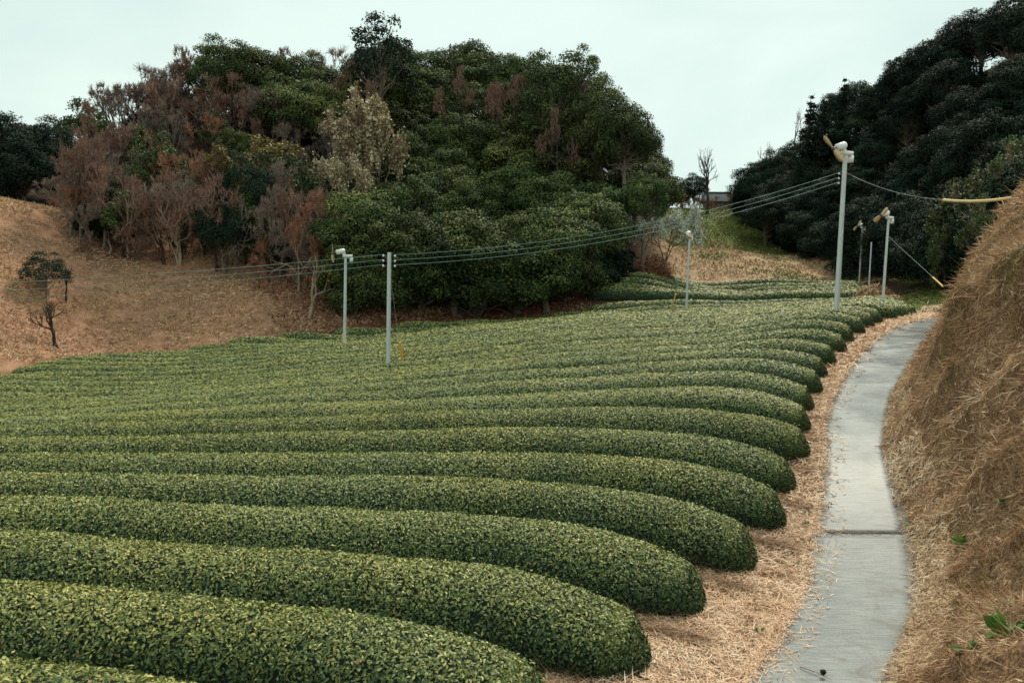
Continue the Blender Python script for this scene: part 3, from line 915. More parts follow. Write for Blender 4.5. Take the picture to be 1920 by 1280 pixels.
# bundles of long reeds laid in the gaps between the nearest rows
for k in range(0, 9):
    a, b2 = ROWS[k], ROWS[k + 1]
    n = 2600 if k < 5 else 900
    X = rng.uniform(a['xr'] - 3.5, a['xr'] + 0.75, n)
    Ym = (row_axis(a, np.minimum(X, a['xr'] + 0.3)) + row_axis(b2, np.minimum(X, b2['xr']))) / 2 - 0.05
    off = rng.normal(0, 0.17, n)
    Y = Ym + off
    z = G(X, Y) + 0.03 + np.maximum(0, 0.10 - np.abs(off) * 0.3) * rng.random(n)
    dY = (row_axis(a, X + .05) - row_axis(a, X - .05)) / .1
    al = np.stack([np.ones(n), dY - 0.1, np.zeros(n)], 1) + rng.normal(size=(n, 3)) * np.array([.06, .09, .03])
    N = unit(np.array([0, 0, 1.0]) + rng.normal(size=(n, 3)) * 0.4)
    strands('reed_mulch', np.stack([X, Y, z], 1), N, al, rng.uniform(0.5, 1.1, n), rng.uniform(.006, .012, n), rng.beta(2, 2, n), M['reed_straw'],
            'brown reeds laid lengthwise between two tea row ends, %s gap from the tall fan pole' % ORD[16 - k if 16 - k < 17 else 16], 'reeds')

# matted dry grass on the bank
def bank_grass(n, s0, s1, d1, L0, w0, tuft):
    si = rng.uniform(s0, s1, n); d = d1 * rng.random(n) ** 0.9
    lean = None
    if tuft:
        m_ = max(1, n // 26)
        cs = rng.uniform(s0, s1, m_); cd = d1 * rng.random(m_) ** 0.9
        j = rng.integers(0, m_, n)
        si = np.clip(cs[j] + rng.normal(0, 0.30, n), 0, 220); d = np.clip(cd[j] + rng.normal(0, 0.07, n), 0.02, 12)
    P = bank_pt(si, d)
    e = 0.05
    Pa = bank_pt(np.clip(si + 0.2, 0, 220.5), d); Pb = bank_pt(si, d + e)
    Nn = unit(np.cross(Pb - P, Pa - P)); Nn[Nn[:, 2] < 0] *= -1
    down = unit(P - Pb)
    dens = fbm(P[:, 0] * 1.4, P[:, 1] * 1.4 + P[:, 2] * 1.4, 91, 3)
    keep = dens + rng.normal(0, .08, n) > 0.27
    P, Nn, down, dens = P[keep], Nn[keep], down[keep], dens[keep]
    m_ = len(P)
    if tuft:
        al = Nn * rng.uniform(0.3, 1.1, (m_, 1)) + down * rng.uniform(0.2, 1.2, (m_, 1)) + rng.normal(size=(m_, 3)) * 0.45
        ln = L0 * rng.lognormal(0, .3, m_)
        P = P + unit(al) * ln[:, None] * 0.42
        N = unit(np.cross(al, rng.normal(size=(m_, 3))))
    else:
        al = down * 0.7 + rng.normal(size=(m_, 3)) * 0.75
        N = unit(Nn + rng.normal(size=(m_, 3)) * 0.35)
        ln = L0 * rng.lognormal(0, .4, m_)
        P = P + Nn * rng.uniform(0.0, 0.07, (m_, 1))
    rn = np.clip(rng.beta(2, 2, m_) * (0.45 + 1.0 * dens), 0, 1)
    return P, N, al, ln, w0 * rng.uniform(.6, 1.4, m_), rn


def bank_foot(n, s0, s1, L0, w0):
    P, N, al, ln, wd, rn = bank_grass(n, s0, s1, .55, L0, w0, False)
    return P + np.array([-.12, .02, .01]), N, al, ln, wd, np.clip(rn + .25, 0, 1)


parts = [bank_grass(16000, 12, 60, 4.5, .11, .008, False), bank_grass(9000, 12, 60, 4.5, .14, .006, True), bank_foot(9000, 40, 110, .13, .010), bank_foot(5000, 110, 160, .2, .018), bank_grass(30000, 40, 100, 5.5, 0.12, 0.011, False), bank_grass(24000, 40, 100, 5.5, 0.22, 0.008, True),
         bank_grass(26000, 100, 150, 6.5, 0.15, 0.016, False), bank_grass(20000, 100, 150, 6.5, 0.28, 0.012, True),
         bank_grass(16000, 150, 220, 7, 0.28, 0.032, False), bank_grass(14000, 150, 220, 7, 0.34, 0.024, True)]
P, N, al, ln, wd, rn = [np.concatenate(v) for v in zip(*parts)]
strands('dry_grass', P, N, al, ln, wd, rn, M['dry_grass'], 'matted dry grass covering the steep bank beside the path', 'grass')
P, N, al, ln, wd, rn = bank_grass(9000, 20, 215, 6.5, 0.16, 0.016, True)
keep = fbm(P[:, 0] * .8, P[:, 1] * .8, 131, 2) > 0.56
strands('green_grass_tufts', P[keep], N[keep], al[keep], ln[keep], wd[keep], rn[keep], M['green_grass'], 'thin green grass sprouting through the dry grass of the bank', 'grass')

# sere grass on the slope behind the field
def slope_cover(n, x0, x1, y0, y1, L0, w0, cond, seed, up=0.25):
    x = rng.uniform(x0, x1, n); y = rng.uniform(y0, y1, n)
    k = cond(x, y); x, y = x[k], y[k]
    z = G(x, y)
    gxn = (G(x + .3, y) - G(x - .3, y)) / .6; gyn = (G(x, y + .3) - G(x, y - .3)) / .6
    Nn = unit(np.stack([-gxn, -gyn, np.ones(len(x))], 1))
    dens = fbm(x * .7, y * .7, seed, 3)
    k = dens + rng.normal(0, .07, len(x)) > 0.38
    x, y, z, Nn, dens = x[k], y[k], z[k], Nn[k], dens[k]
    m_ = len(x)
    P = np.stack([x, y, z], 1) + Nn * rng.uniform(0, .12, (m_, 1))
    al = rng.normal(size=(m_, 3)) * np.array([1, 1, .5]) + Nn * up * 3
    N = unit(np.array([0, -0.5, .6]) + rng.normal(size=(m_, 3)) * .6)
    ln = L0 * rng.lognormal(0, .35, m_)
    return P, N, al, ln, w0 * rng.uniform(.6, 1.4, m_), np.clip(rng.beta(2, 2, m_) * (.5 + .9 * dens), 0, 1)


P, N, al, ln, wd, rn = slope_cover(90000, -46, -4, 36, 68, 0.26, 0.06, lambda x, y: (x < field_left(y) - 0.6) & (x < -6 + (y - 60)), 201)
strands('slope_grass', P, N, al, ln, wd, rn, M['slope_grass'], 'sere brown grass on the slope behind the tea field', 'grass')
P, N, al, ln, wd, rn = slope_cover(26000, -18, 12, 48, 68, 0.24, 0.12, lambda x, y: (x < field_left(np.minimum(y, 62.6)) - 0.3) & (x > -15 + (54 - y) * .8) & (y < 69 + x * .1) | ((y > 63.2) & (y < 67.5) & (x < 6.5)), 211)
strands('leaf_litter', P, N, al, ln, wd, rn, M['rust_litter'], 'rust red fallen leaves along the foot of the wood', 'leaves')
P, N, al, ln, wd, rn = slope_cover(60000, 10, 46, 74, 128, 0.34, 0.09, lambda x, y: (x > 12 + (y - 75) * .12) & (x < 42 - (y - 90) * .25) & ((y > 81) | (x > 33)), 221, .5)
gsel = (fbm(P[:, 0] * .25, P[:, 1] * .25, 231, 3) + (P[:, 1] - 92) * .012 + np.clip(P[:, 0] - 33, 0, 4) * .1 + rng.normal(0, .05, len(P))) > .47
strands('hill_grass', P[gsel], N[gsel], al[gsel], ln[gsel], wd[gsel], rn[gsel], M['green_grass'], 'green grass on the rise behind the upper terrace', 'grass')
strands('hill_straw', P[~gsel], N[~gsel], al[~gsel], ln[~gsel], wd[~gsel], rn[~gsel], M['dry_grass'], 'bleached dry grass behind the upper terrace', 'grass')

P, N, al, ln, wd, rn = slope_cover(9000, 21, 36, 45, 66, .28, .07, lambda x, y: (x > 22 + (y - 46) * .1) & (near_line(x, y, PC)[0] ** 2 > .8), 241, .5)
strands('bend_grass', P, N, al, ln, wd, rn, M['green_grass'], 'short green grass beyond the bend of the path', 'grass')

# ------------------------------------------------------------------ tree kinds
def seg_mesh(S, n=3):
    S = np.array(S)
    return prisms(S[:, 0:3], S[:, 3:6], S[:, 6], S[:, 7], n)


def limb(S, p, q, r0, r1, n=4, wob=0.06):
    p, q = np.array(p, float), np.array(q, float)
    L = np.linalg.norm(q - p); prev = p
    for i in range(1, n + 1):
        t = i / n
        c_ = p + (q - p) * t + (rng.normal(size=3) * L * wob if i < n else 0)
        S.append([*prev, *c_, r0 + (r1 - r0) * (i - 1) / n, r0 + (r1 - r0) * t])
        prev = c_


def evergreen(seed, R=4.0, H=9.0, nclump=48, nleaf=400, leaf=0.21, spread=0.72, flat=0.42, low=-0.55):
    global rng
    keep_rng, rng = rng, np.random.default_rng(seed)
    S = []
    cz = H * (1 - flat)
    limb(S, (0, 0, -1.0), (rng.normal(0, .2), rng.normal(0, .2), cz * 0.9), R * .075, R * .045, 5, .02)
    Ps, Ns, Rn = [], [], []
    for i in range(nclump):
        zz = 1 - (i + .5) / nclump * (1 - low)
        ph = i * 2.39996 + rng.normal(0, .35)
        rr = math.sqrt(max(0, 1 - zz * zz))
        dv = np.array([rr * math.cos(ph), rr * math.sin(ph), zz])
        rad = spread * rng.uniform(.72, 1.12)
        c_ = np.array([dv[0] * R * rad, dv[1] * R * rad, cz + dv[2] * H * flat * rad])
        cr_ = R * rng.uniform(.20, .38)
        limb(S, (0, 0, cz * rng.uniform(.45, .95)), c_ - np.array([0, 0, cr_ * .4]), R * .028, R * .008, 3, .07)
        n = int(nleaf * (cr_ / (R * .3)) ** 2)
        v = unit(rng.normal(size=(n, 3)) + dv * 0.75 + np.array([0, 0, .55]))
        k = rng.uniform(.62, 1.08, (n, 1)) * (1 + .18 * np.sin(v[:, :1] * 9 + i) * np.sin(v[:, 1:2] * 8))
        Ps.append(c_ + v * cr_ * k * np.array([1.1, 1.1, .78]))
        Ns.append(unit(v + np.array([0, 0, .35]) + rng.normal(size=(n, 3)) * .5))
        tone = rng.normal(-.04, .13)
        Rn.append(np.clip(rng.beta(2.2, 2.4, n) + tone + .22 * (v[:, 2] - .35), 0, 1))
    P, N, rn = np.concatenate(Ps), np.concatenate(Ns), np.concatenate(Rn)
    ln = leaf * rng.uniform(.7, 1.3, len(P))
    V, Fq = leaves(P, N, ln, ln * .6)
    crown = mesh_np('crown', V, [Fq], M['evergreen_leaf'], {'rnd': ('FACE', rn)})
    TV, TQ = seg_mesh(S, 6)
    trunk = mesh_np('trunk', TV, [TQ], M['grey_bark'], smooth=True)
    rng = keep_rng
    return dict(trunk=trunk, crown=crown, R=R, H=H)


def conifer(seed, R=2.2, H=11.0, start=.18, nw=26, leaf=.24, gap=.25):
    global rng
    keep_rng, rng = rng, np.random.default_rng(seed)
    S, Ps, Ns, Al = [], [], [], []
    limb(S, (0, 0, -.8), (rng.normal(0, .15), rng.normal(0, .15), H * .985), .17, .02, 8, .006)
    for i in range(nw):
        h = start + (1 - start) * (i + rng.random()) / nw
        for j in range(rng.integers(3, 6)):
            if rng.random() < gap * .6: continue
            L = R * (1 - h) ** .75 * rng.uniform(.6, 1.1) * (1.0 if h > start + .1 else .8)
            ph = rng.uniform(0, 6.28)
            dv = np.array([math.cos(ph), math.sin(ph), rng.uniform(-.1, .35)])
            p0 = np.array([0, 0, h * H]); p1 = p0 + dv * L - np.array([0, 0, .1 * L])
            limb(S, p0, p1, .035, .01, 3, .03)
            n = int(75 * L / R * 2) + 12
            t = rng.uniform(.2, 1.05, n) ** .8
            q = p0 + (p1 - p0) * t[:, None] + rng.normal(size=(n, 3)) * np.array([.24, .24, .13]) * (.5 + L * .28)
            Ps.append(q); Al.append(np.tile(dv, (n, 1)) + rng.normal(size=(n, 3)) * .7 + np.array([0, 0, -.3]))
            Ns.append(unit(rng.normal(size=(n, 3)) * .6 + np.array([0, 0, .8])))
    P, N, al = np.concatenate(Ps), np.concatenate(Ns), np.concatenate(Al)
    ln = leaf * rng.uniform(.7, 1.5, len(P))
    V, Fq = leaves(P, N, ln, ln * .45, .2, al)
    crown = mesh_np('crown', V, [Fq], M['cedar_leaf'], {'rnd': ('FACE', rng.beta(2, 2.4, len(P)))})
    TV, TQ = seg_mesh(S, 5)
    trunk = mesh_np('trunk', TV, [TQ], M['dark_bark'], smooth=True)
    rng = keep_rng
    return dict(trunk=trunk, crown=crown, R=R, H=H)


def bare(seed, R=3.2, H=8.5, twigs=5, up=.55, depth=5, tw=0.022, lean=0.0, fork=.30, girth=.018):
    """leafless tree: forking limbs (trunk) and a haze of twigs (crown)"""
    global rng
    keep_rng, rng = rng, np.random.default_rng(seed)
    S, Tw = [], []

    def grow(p, d, L, r, lv):
        n = 3
        q = p
        for i in range(n):
            d = unit(d + rng.normal(size=3) * .13 + np.array([0, 0, .05]))
            q2 = q + d * L / n
            (S if lv > 1 else Tw).append([*q, *q2, max(r * (1 - .25 * i / n), tw), max(r * (1 - .25 * (i + 1) / n), tw * .8)])
            q = q2
            if lv <= 3 and rng.random() < .7:
                d3 = unit(d + rng.normal(size=3) * .8)
                Tw.append([*q, *(q + d3 * L * rng.uniform(.3, .7)), tw, tw * .5])
        if lv == 0:
            for j in range(twigs):
                d3 = unit(d + rng.normal(size=3) * .55 + np.array([0, 0, .15]))
                e = q + d3 * L * rng.uniform(.4, .9)
                Tw.append([*q, *e, tw * .9, tw * .45])
                if rng.random() < .6:
                    d4 = unit(d3 + rng.normal(size=3) * .6)
                    m_ = q + (e - q) * rng.uniform(.3, .8)
                    Tw.append([*m_, *(m_ + d4 * L * .4), tw * .7, tw * .4])
            return
        for j in range(rng.integers(2, 4)):
            d2 = unit(d + rng.normal(size=3) * np.array([.62, .62, .35]) + np.array([0, 0, up * .3]))
            grow(q, d2, L * rng.uniform(.66, .88), r * .62, lv - 1)

    grow(np.array([0, 0, -.6]), unit(np.array([lean, 0, 1.0])), H * fork, H * girth, depth)
    A_ = np.array(Tw)
    B_ = np.array(S)
    allp = np.concatenate([A_[:, 3:6], B_[:, 3:6]])
    sz = H / allp[:, 2].max(); sr = R / np.percentile(np.hypot(allp[:, 0], allp[:, 1]), 96)
    for arr in (A_, B_):
        arr[:, [0, 1, 3, 4]] *= sr; arr[:, [2, 5]] *= sz
    V, Q_ = seg_mesh(A_, 3)
    crown = mesh_np('crown', V, [Q_], M['brown_twig'])
    TV, TQ = seg_mesh(B_, 6)
    trunk = mesh_np('trunk', TV, [TQ], M['dark_bark'], smooth=True)
    rng = keep_rng
    return dict(trunk=trunk, crown=crown, R=R, H=H, ntw=len(A_), tips=A_[:, 3:6])


def leafy_from(bt, seed, n, leaf, mat):
    """blossom or loose leaves carried on the twig tips of a bare tree"""
    r_ = np.random.default_rng(seed)
    tp = bt['tips']
    P = tp[r_.integers(0, len(tp), n)] + r_.normal(size=(n, 3)) * .14
    N = unit(r_.normal(size=(n, 3)) + np.array([0, -.2, .7]))
    ln = leaf * r_.uniform(.6, 1.4, n)
    V, Fq = leaves(P, N, ln, ln * .75, .2, r_.normal(size=(n, 3)))
    cr_ = mesh_np('crown', V, [Fq], mat, {'rnd': ('FACE', r_.beta(2, 2, n))})
    tv = bt['trunk'].copy()
    return dict(trunk=tv, crown=cr_, twigs=bt['crown'], R=bt['R'], H=bt['H'])


def shrub(seed, R=1.5, H=2.2, n=3600, leaf=.17, mat='shrub_leaf'):
    return evergreen(seed, R, H, 22, n // 22, leaf, .66, .46, -.5)


EV = [evergreen(101 + i, 4.0, 9.0 + (i % 3), 44 + 3 * i, 400, .21, .70 + .02 * (i % 3)) for i in range(5)]
LOOSE = [evergreen(151 + i, 3.2, 9.5, 24, 230, .24, .86, .40, -.3) for i in range(2)]
CON = [conifer(201), conifer(202, 2.6, 11, .12, 30), conifer(203, 1.6, 8, .05, 22, .2, .1)]
BARE = [bare(301, 3.2, 8.5, 16, .5, 5, .02, 0, .24), bare(302, 3.0, 9.0, 16, .7, 5, .02, 0, .24), bare(303, 3.6, 8.0, 16, .4, 5, .02, 0, .22), bare(304, 2.8, 9.5, 14, .8, 5, .02, 0, .26)]
THIN = [bare(311, 3.0, 8.0, 7, .5, 5, .019, 0, .25), bare(312, 2.8, 8.5, 6, .6, 5, .019, .1, .27), bare(313, 3.2, 7.5, 7, .4, 5, .019, -.1, .24)]
SPARSE = [bare(331, 2.6, 7.5, 2, .5, 4, .022, .25, .36, .03), bare(332, 2.0, 4.5, 2, .4, 4, .02, -.35, .3, .045), bare(333, 2.2, 6, 2, .4, 4, .02, .15, .32, .03)]
SHRUB = [shrub(401), shrub(402, 1.7, 2.0), shrub(403, 1.3, 2.6)]
CREAM = [leafy_from(THIN[0], 501, 3400, .19, M['cream_leaf']), leafy_from(THIN[2], 502, 3200, .19, M['cream_leaf'])]
GOLD = [leafy_from(BARE[1], 503, 5200, .22, M['gold_leaf'])]
OLIVE = [leafy_from(BARE[2], 504, 7000, .22, M['shrub_leaf']), leafy_from(BARE[3], 505, 6000, .22, M['shrub_leaf'])]
BLOSSOM = [leafy_from(bare(340, 3.0, 5.0, 4, .3, 5, .018, 0, .22), 506, 9000, .15, M['blossom'])]
print('twigs', [b_['ntw'] for b_ in BARE])


def set_mat(o, mat):
    if mat is not None:
        o.material_slots[0].link = 'OBJECT'
        o.material_slots[0].material = mat


def plant(kind, name, cat, label, group, X, Y, ztop, rad, mat=None, bark=None, sink=0.15, twigmat=None, minh=2.0):
    g0 = float(G(X, Y))
    H = max(ztop - g0, minh)
    o = empty(name, (X, Y, g0 - sink), label, cat, group, rng.uniform(0, 6.28))
    sx = rad / kind['R']; sz = (H + sink) / kind['H']
    cz_ = min(max(sz, sx * .82), sx * 1.32) if 'tips' not in kind else min(max(sz, sx * .7), sx * 1.35)
    lift = (H + sink) - cz_ * kind['H']
    t = link('trunk', kind['trunk'], o)
    c_ = link('crown', kind['crown'], o)
    if lift < 0:
        o.location.z += lift * .75
        lift = 0
    sc = (sx, sx, cz_)
    t.scale = sc; c_.scale = sc
    if lift > 0:
        bole = Mesh().tube([(0, 0, -.3), (0.02, .03, lift * .5), (0, 0, lift - cz_ * .3)], np.array([.115, .095, .08]) * max(sx, .5) * kind['R'], 7)
        bo = bole.build('bole', bark or kind['trunk'].materials[0], o, True)
        t.location.z = lift; c_.location.z = lift
    set_mat(c_, mat); set_mat(t, bark)
    if 'twigs' in kind:
        w_ = link('twigs', kind['twigs'], o); w_.scale = sc; w_.location.z = c_.location.z
        set_mat(w_, twigmat)
    return o


def at_px(kind, name, cat, label, group, px, py, wpx, Y, **kw):
    p = W(px, py, Y)
    return plant(kind, name, cat, label, group, p[0], p[1], p[2], wpx / 2 * Y / F, **kw)


def auto_Y(px, py, Ht, y0=57.0, y1=135.0):
    """nearest hillside spot where a tree of height Ht reaches this sight line"""
    for Y in np.arange(y0, y1, .5):
        q = W(px, py, Y)
        if q[2] - G(q[0], q[1]) <= Ht:
            return float(Y)
    return None


pick = lambda L_: L_[int(rng.integers(0, len(L_)))]
# --- the wood on the rounded hill: evergreens
EV_LAB = 'dense evergreen tree with rounded leaf clumps in the wood on the rounded hill'
EV_GRP = 'evergreen trees on the rounded hill'
sky_ev = [(415, 66, 120, 92), (480, 88, 140, 93), (575, 100, 130, 93), (690, 88, 110, 89), (790, 92, 130, 90), (880, 76, 150, 90), (970, 98, 130, 88), (1040, 92, 150, 86),
          (1125, 148, 135, 82), (1175, 190, 120, 80), (1205, 250, 100, 78), (1212, 320, 90, 76), (545, 135, 150, 86), (605, 150, 110, 85), (735, 75, 110, 88)]
for px, py, w_, Y in sky_ev:
    at_px(pick(EV), 'evergreen_tree', 'tree', 'evergreen tree on the skyline of the rounded hill', EV_GRP, px, py, w_, auto_Y(px, py, 9.0) or Y)
for py, x0, x1 in [(115, 770, 1060), (150, 690, 1110), (190, 760, 1150), (230, 780, 1170), (270, 720, 1160), (310, 690, 1130), (350, 690, 1090), (390, 690, 1050), (425, 690, 1030), (455, 700, 1060)]:
    n = int((x1 - x0) / 88)
    for i in range(n + 1):
        px = x0 + (x1 - x0) * i / n + rng.normal(0, 18)
        pt = py + rng.normal(0, 13) + 45 * abs((px - 880) / 320) ** 3
        Y = auto_Y(px, pt, rng.uniform(6.5, 8.5) if py < 420 else rng.uniform(4.5, 6), 59 + (px - 690) * .012)
        if Y: at_px(pick(EV), 'evergreen_tree', 'tree', EV_LAB if 200 < py < 380 else 'dense evergreen tree low in the wood just above the tea field' if py > 380 else 'dense evergreen tree in the upper wood below the crest of the rounded hill', EV_GRP, px, pt, rng.uniform(3.1, 4.6) * 2 * F / Y, Y)
at_px(LOOSE[1], 'evergreen_tree', 'tree', 'tall ragged tree standing above the crest of the rounded hill', None, 715, 32, 120, 89, mat=M['dark_leaf'])
at_px(LOOSE[0], 'evergreen_tree', 'tree', 'loose open-crowned tree at the right shoulder of the rounded hill', None, 1096, 90, 80, 84)
for px, py, w_, Y in [(20, 212, 170, 72), (88, 222, 120, 73), (-60, 215, 170, 72), (45, 270, 150, 69), (115, 265, 110, 72), (-20, 290, 150, 68)]:
    at_px(pick(EV), 'evergreen_tree', 'tree', 'dark evergreen tree in the copse at the top of the brown slope', 'evergreen copse above the brown slope', px, py, w_, Y, mat=M['dark_leaf'])

# --- leafless trees on its flank
BR_LAB = 'leafless tree with reddish brown twigs on the flank of the rounded hill'
BR_GRP = 'leafless trees on the rounded hill'
for px, py, w_, Y in [(225, 148, 150, 88), (290, 128, 160, 90), (360, 84, 170, 92), (440, 92, 150, 92), (515, 84, 140, 94), (625, 92, 150, 93), (565, 96, 130, 95), (180, 190, 130, 86), (255, 150, 150, 87), (325, 118, 150, 90), (395, 98, 140, 91), (475, 100, 140, 91), (340, 150, 150, 87), (270, 185, 150, 84), (210, 215, 140, 82), (150, 235, 110, 80), (410, 140, 150, 87), (480, 150, 150, 86)]:
    at_px(pick(BARE), 'bare_tree', 'tree', 'leafless twiggy tree along the skyline of the rounded hill', BR_GRP, px, py, w_, auto_Y(px, py, 8.0) or Y, mat=pick([M['brown_twig'], M['red_twig']]))
for py, x0, x1 in [(130, 330, 650), (165, 250, 650), (200, 190, 620), (235, 160, 620), (270, 140, 610), (305, 120, 610), (340, 150, 620), (372, 190, 640), (402, 220, 640), (425, 220, 640)]:
    n = int((x1 - x0) / (66 if py < 380 else 90))
    for i in range(n + 1):
        px = x0 + (x1 - x0) * i / n + rng.normal(0, 14)
        pt = py + rng.normal(0, 14)
        Y = auto_Y(px, pt, rng.uniform(5.5, 7.5) if py < 380 else rng.uniform(2.5, 4.0), 59)
        if not Y: continue
        u_ = rng.random()
        zone_ = 'high on' if py < 200 else 'midway up' if py < 330 else 'low on'
        if u_ < .15:
            at_px(pick(OLIVE), 'olive_green_tree', 'tree', 'thin olive green tree among the leafless trees %s the rounded hill' % zone_, 'olive green trees on the hill', px, pt, rng.uniform(1.8, 2.8) * 2 * F / Y, Y, twigmat=M['brown_twig'])
        elif u_ < .22:
            at_px(pick(EV), 'evergreen_tree', 'tree', 'dark evergreen tree among the leafless trees %s the rounded hill' % zone_, 'evergreens among the leafless trees', px, pt, rng.uniform(1.6, 2.6) * 2 * F / Y, Y, mat=pick([M['dark_leaf'], M['evergreen_leaf']]))
        else:
            at_px(pick(BARE if rng.random() < .45 else THIN), 'bare_tree', 'tree', 'leafless tree with reddish brown twigs %s the flank of the rounded hill' % zone_, BR_GRP, px, pt, rng.uniform(2.0, 3.0) * 2 * F / Y, Y, mat=pick([M['brown_twig'], M['brown_twig'], M['red_twig'], M['red_twig'], M['rust_twig']]), bark=pick([M['grey_bark'], M['grey_bark'], M['dark_bark'], M['pale_bark']]))
for i in range(15):
    px = 190 + i * 32 + rng.normal(0, 6)
    pt = np.interp(px, [150, 230, 300, 370, 450, 650], [275, 225, 200, 172, 170, 180]) + rng.normal(0, 8)
    Y = auto_Y(px, pt, rng.uniform(3.2, 4.2), 80)
    if Y: at_px(pick(EV + OLIVE), 'evergreen_shrub', 'shrub', 'dark evergreen shrub under the trees along the crest of the rounded hill', 'shrubs along the hill crest', px, pt, rng.uniform(1.8, 2.6) * 2 * F / Y, Y, mat=M['dark_leaf'])
for px, py, w_, Y in [(700, 150, 110, 84), (660, 105, 110, 90), (1050, 200, 90, 79), (855, 120, 80, 88), (960, 130, 90, 86)]:
    at_px(pick(BARE), 'bare_tree', 'tree', 'brown leafless tree rising among the evergreens of the rounded hill', 'leafless trees among evergreens', px, py, w_, Y, mat=M['red_twig'])
for px, py, w_, Y in [(500, 250, 150, 73), (430, 275, 110, 73)]:
    at_px(GOLD[0], 'golden_tree', 'tree', 'tree with golden olive leaves among leafless trees on the hill', 'golden trees on the hill', px, py, w_, Y, twigmat=M['red_twig'])
for px, py, w_, Y in [(165, 195, 110, 84), (140, 292, 90, 71), (250, 235, 110, 78), (330, 320, 120, 67), (300, 250, 110, 75), (450, 350, 110, 65), (560, 290, 100, 70)]:
    at_px(pick(OLIVE), 'olive_green_tree', 'tree', 'thin olive green tree among the leafless trees', 'olive green trees on the hill', px, py, w_, Y, twigmat=M['brown_twig'])
for px, py, w_, Y in [(205, 355, 110, 62), (160, 325, 90, 64), (180, 395, 80, 60.5), (225, 400, 80, 60.5)]:
    at_px(pick(EV), 'evergreen_tree', 'tree', 'dark bushy evergreen at the upper edge of the brown slope', 'dark evergreens above the brown slope', px, py, w_, Y, mat=M['dark_leaf'])
for px, py, w_, Y in [(380, 380, 80, 61), (330, 400, 60, 60.5), (255, 412, 70, 60), (440, 405, 56, 61.5)]:
    at_px(pick(OLIVE), 'shrub', 'shrub', 'light green shrub at the lower edge of the leafless trees', 'green shrubs below the leafless trees', px, py, w_, Y)
for px, py, w_, Y in [(690, 165, 190, 80), (645, 205, 150, 77), (735, 200, 150, 78), (640, 285, 120, 72)]:
    at_px(pick(CREAM), 'cream_blossom_tree', 'tree', 'pale cream tree in bud between leafless trees and evergreens', 'cream trees on the hill', px, py, w_, Y, twigmat=M['pale_bark'], bark=M['pale_bark'])
for px, py, w_, Y in [(470, 420, 60, 62), (540, 430, 70, 62), (500, 445, 50, 61), (300, 440, 60, 60.5), (400, 435, 60, 61), (350, 440, 50, 60.5), (560, 400, 80, 63)]:
    at_px(pick(BARE), 'bare_shrub', 'shrub', 'low reddish leafless shrub at the edge of the wood', 'leafless shrubs at the wood edge', px, py, w_, Y, mat=pick([M['red_twig'], M['rust_twig']]))
at_px(BARE[2], 'bare_tree', 'tree', 'rust red leafless tree with a dark forked trunk above the fan pole', None, 590, 352, 150, 60.5, mat=M['rust_twig'], bark=M['dark_bark'])
at_px(SPARSE[2], 'bare_tree', 'tree', 'pale thin leafless tree at the foot of the brown slope', None, 578, 470, 110, 55.5, mat=M['pale_bark'], bark=M['pale_bark'])
at_px(SPARSE[1], 'bare_tree', 'tree', 'small crooked dark leafless tree at the left field edge', None, 112, 562, 100, 46.2, mat=M['dark_bark'], bark=M['dark_bark'])
at_px(SPARSE[0], 'bare_tree', 'tree', 'small leafless tree on the brown slope behind the crooked tree', None, 122, 492, 50, 51.5, mat=M['dark_bark'], bark=M['dark_bark'])
at_px(LOOSE[1], 'evergreen_sapling', 'tree', 'small ragged dark evergreen on the brown slope', None, 84, 478, 84, 50.5, mat=M['dark_leaf'])
at_px(SHRUB[1], 'shrub', 'shrub', 'dark green bush beside the fan pole below the rust red tree', None, 640, 500, 90, 57.5)
at_px(SHRUB[0], 'shrub', 'shrub', 'dark bush below the rust red tree on the brown slope', None, 520, 455, 80, 61, mat=M['dark_leaf'])

# --- undergrowth at the foot of the evergreens
for i in range(26):
    px = 690 + i * 18 + rng.normal(0, 7)
    Y = np.interp(px, [690, 850, 1000, 1200], [60, 62.5, 66, 71]) + rng.uniform(-.6, 2.5)
    py = np.interp(px, [690, 850, 1000, 1200], [500, 498, 480, 462]) + rng.normal(0, 14)
    at_px(pick(SHRUB), 'shrub', 'shrub', 'dark evergreen shrub at the foot of the evergreen wood', 'undergrowth below the evergreens', px, py, rng.uniform(70, 110), Y, mat=M['dark_leaf'])
for px, py, w_, Y in [(985, 515, 46, 65), (1030, 510, 50, 66), (905, 530, 40, 63.5), (1080, 508, 46, 67), (760, 548, 40, 61)]:
    at_px(pick(BARE), 'bare_shrub', 'shrub', 'low withered brown shrub in front of the undergrowth', 'withered shrubs at the wood foot', px, py, w_, Y, mat=M['rust_twig'], minh=.8)

# --- the rise between the hills
at_px(SPARSE[0], 'bare_tree', 'tree', 'lone slender leafless tree on the rise between the hills', None, 1333, 272, 90, 119, mat=M['dark_bark'], bark=M['dark_bark'])
at_px(BLOSSOM[0], 'blossom_tree', 'tree', 'white blossoming plum tree at the left of the grassy rise', None, 1250, 380, 125, 74, twigmat=M['grey_bark'], bark=M['dark_bark'])
at_px(BLOSSOM[0], 'blossom_tree', 'tree', 'small grey white plum bush beside the blossoming plum tree', None, 1212, 400, 76, 73, twigmat=M['grey_bark'], bark=M['dark_bark'])
for px, py, w_, Y in [(1255, 342, 60, 128), (1232, 352, 50, 127), (1278, 350, 40, 129)]:
    at_px(pick(EV), 'evergreen_tree', 'tree', 'small bushy evergreen on the skyline of the rise', 'small evergreens on the rise', px, py, w_, Y)
at_px(EV[1], 'evergreen_tree', 'tree', 'small pointed dark evergreen on the skyline of the rise', None, 1302, 326, 56, 128, mat=M['dark_leaf'])
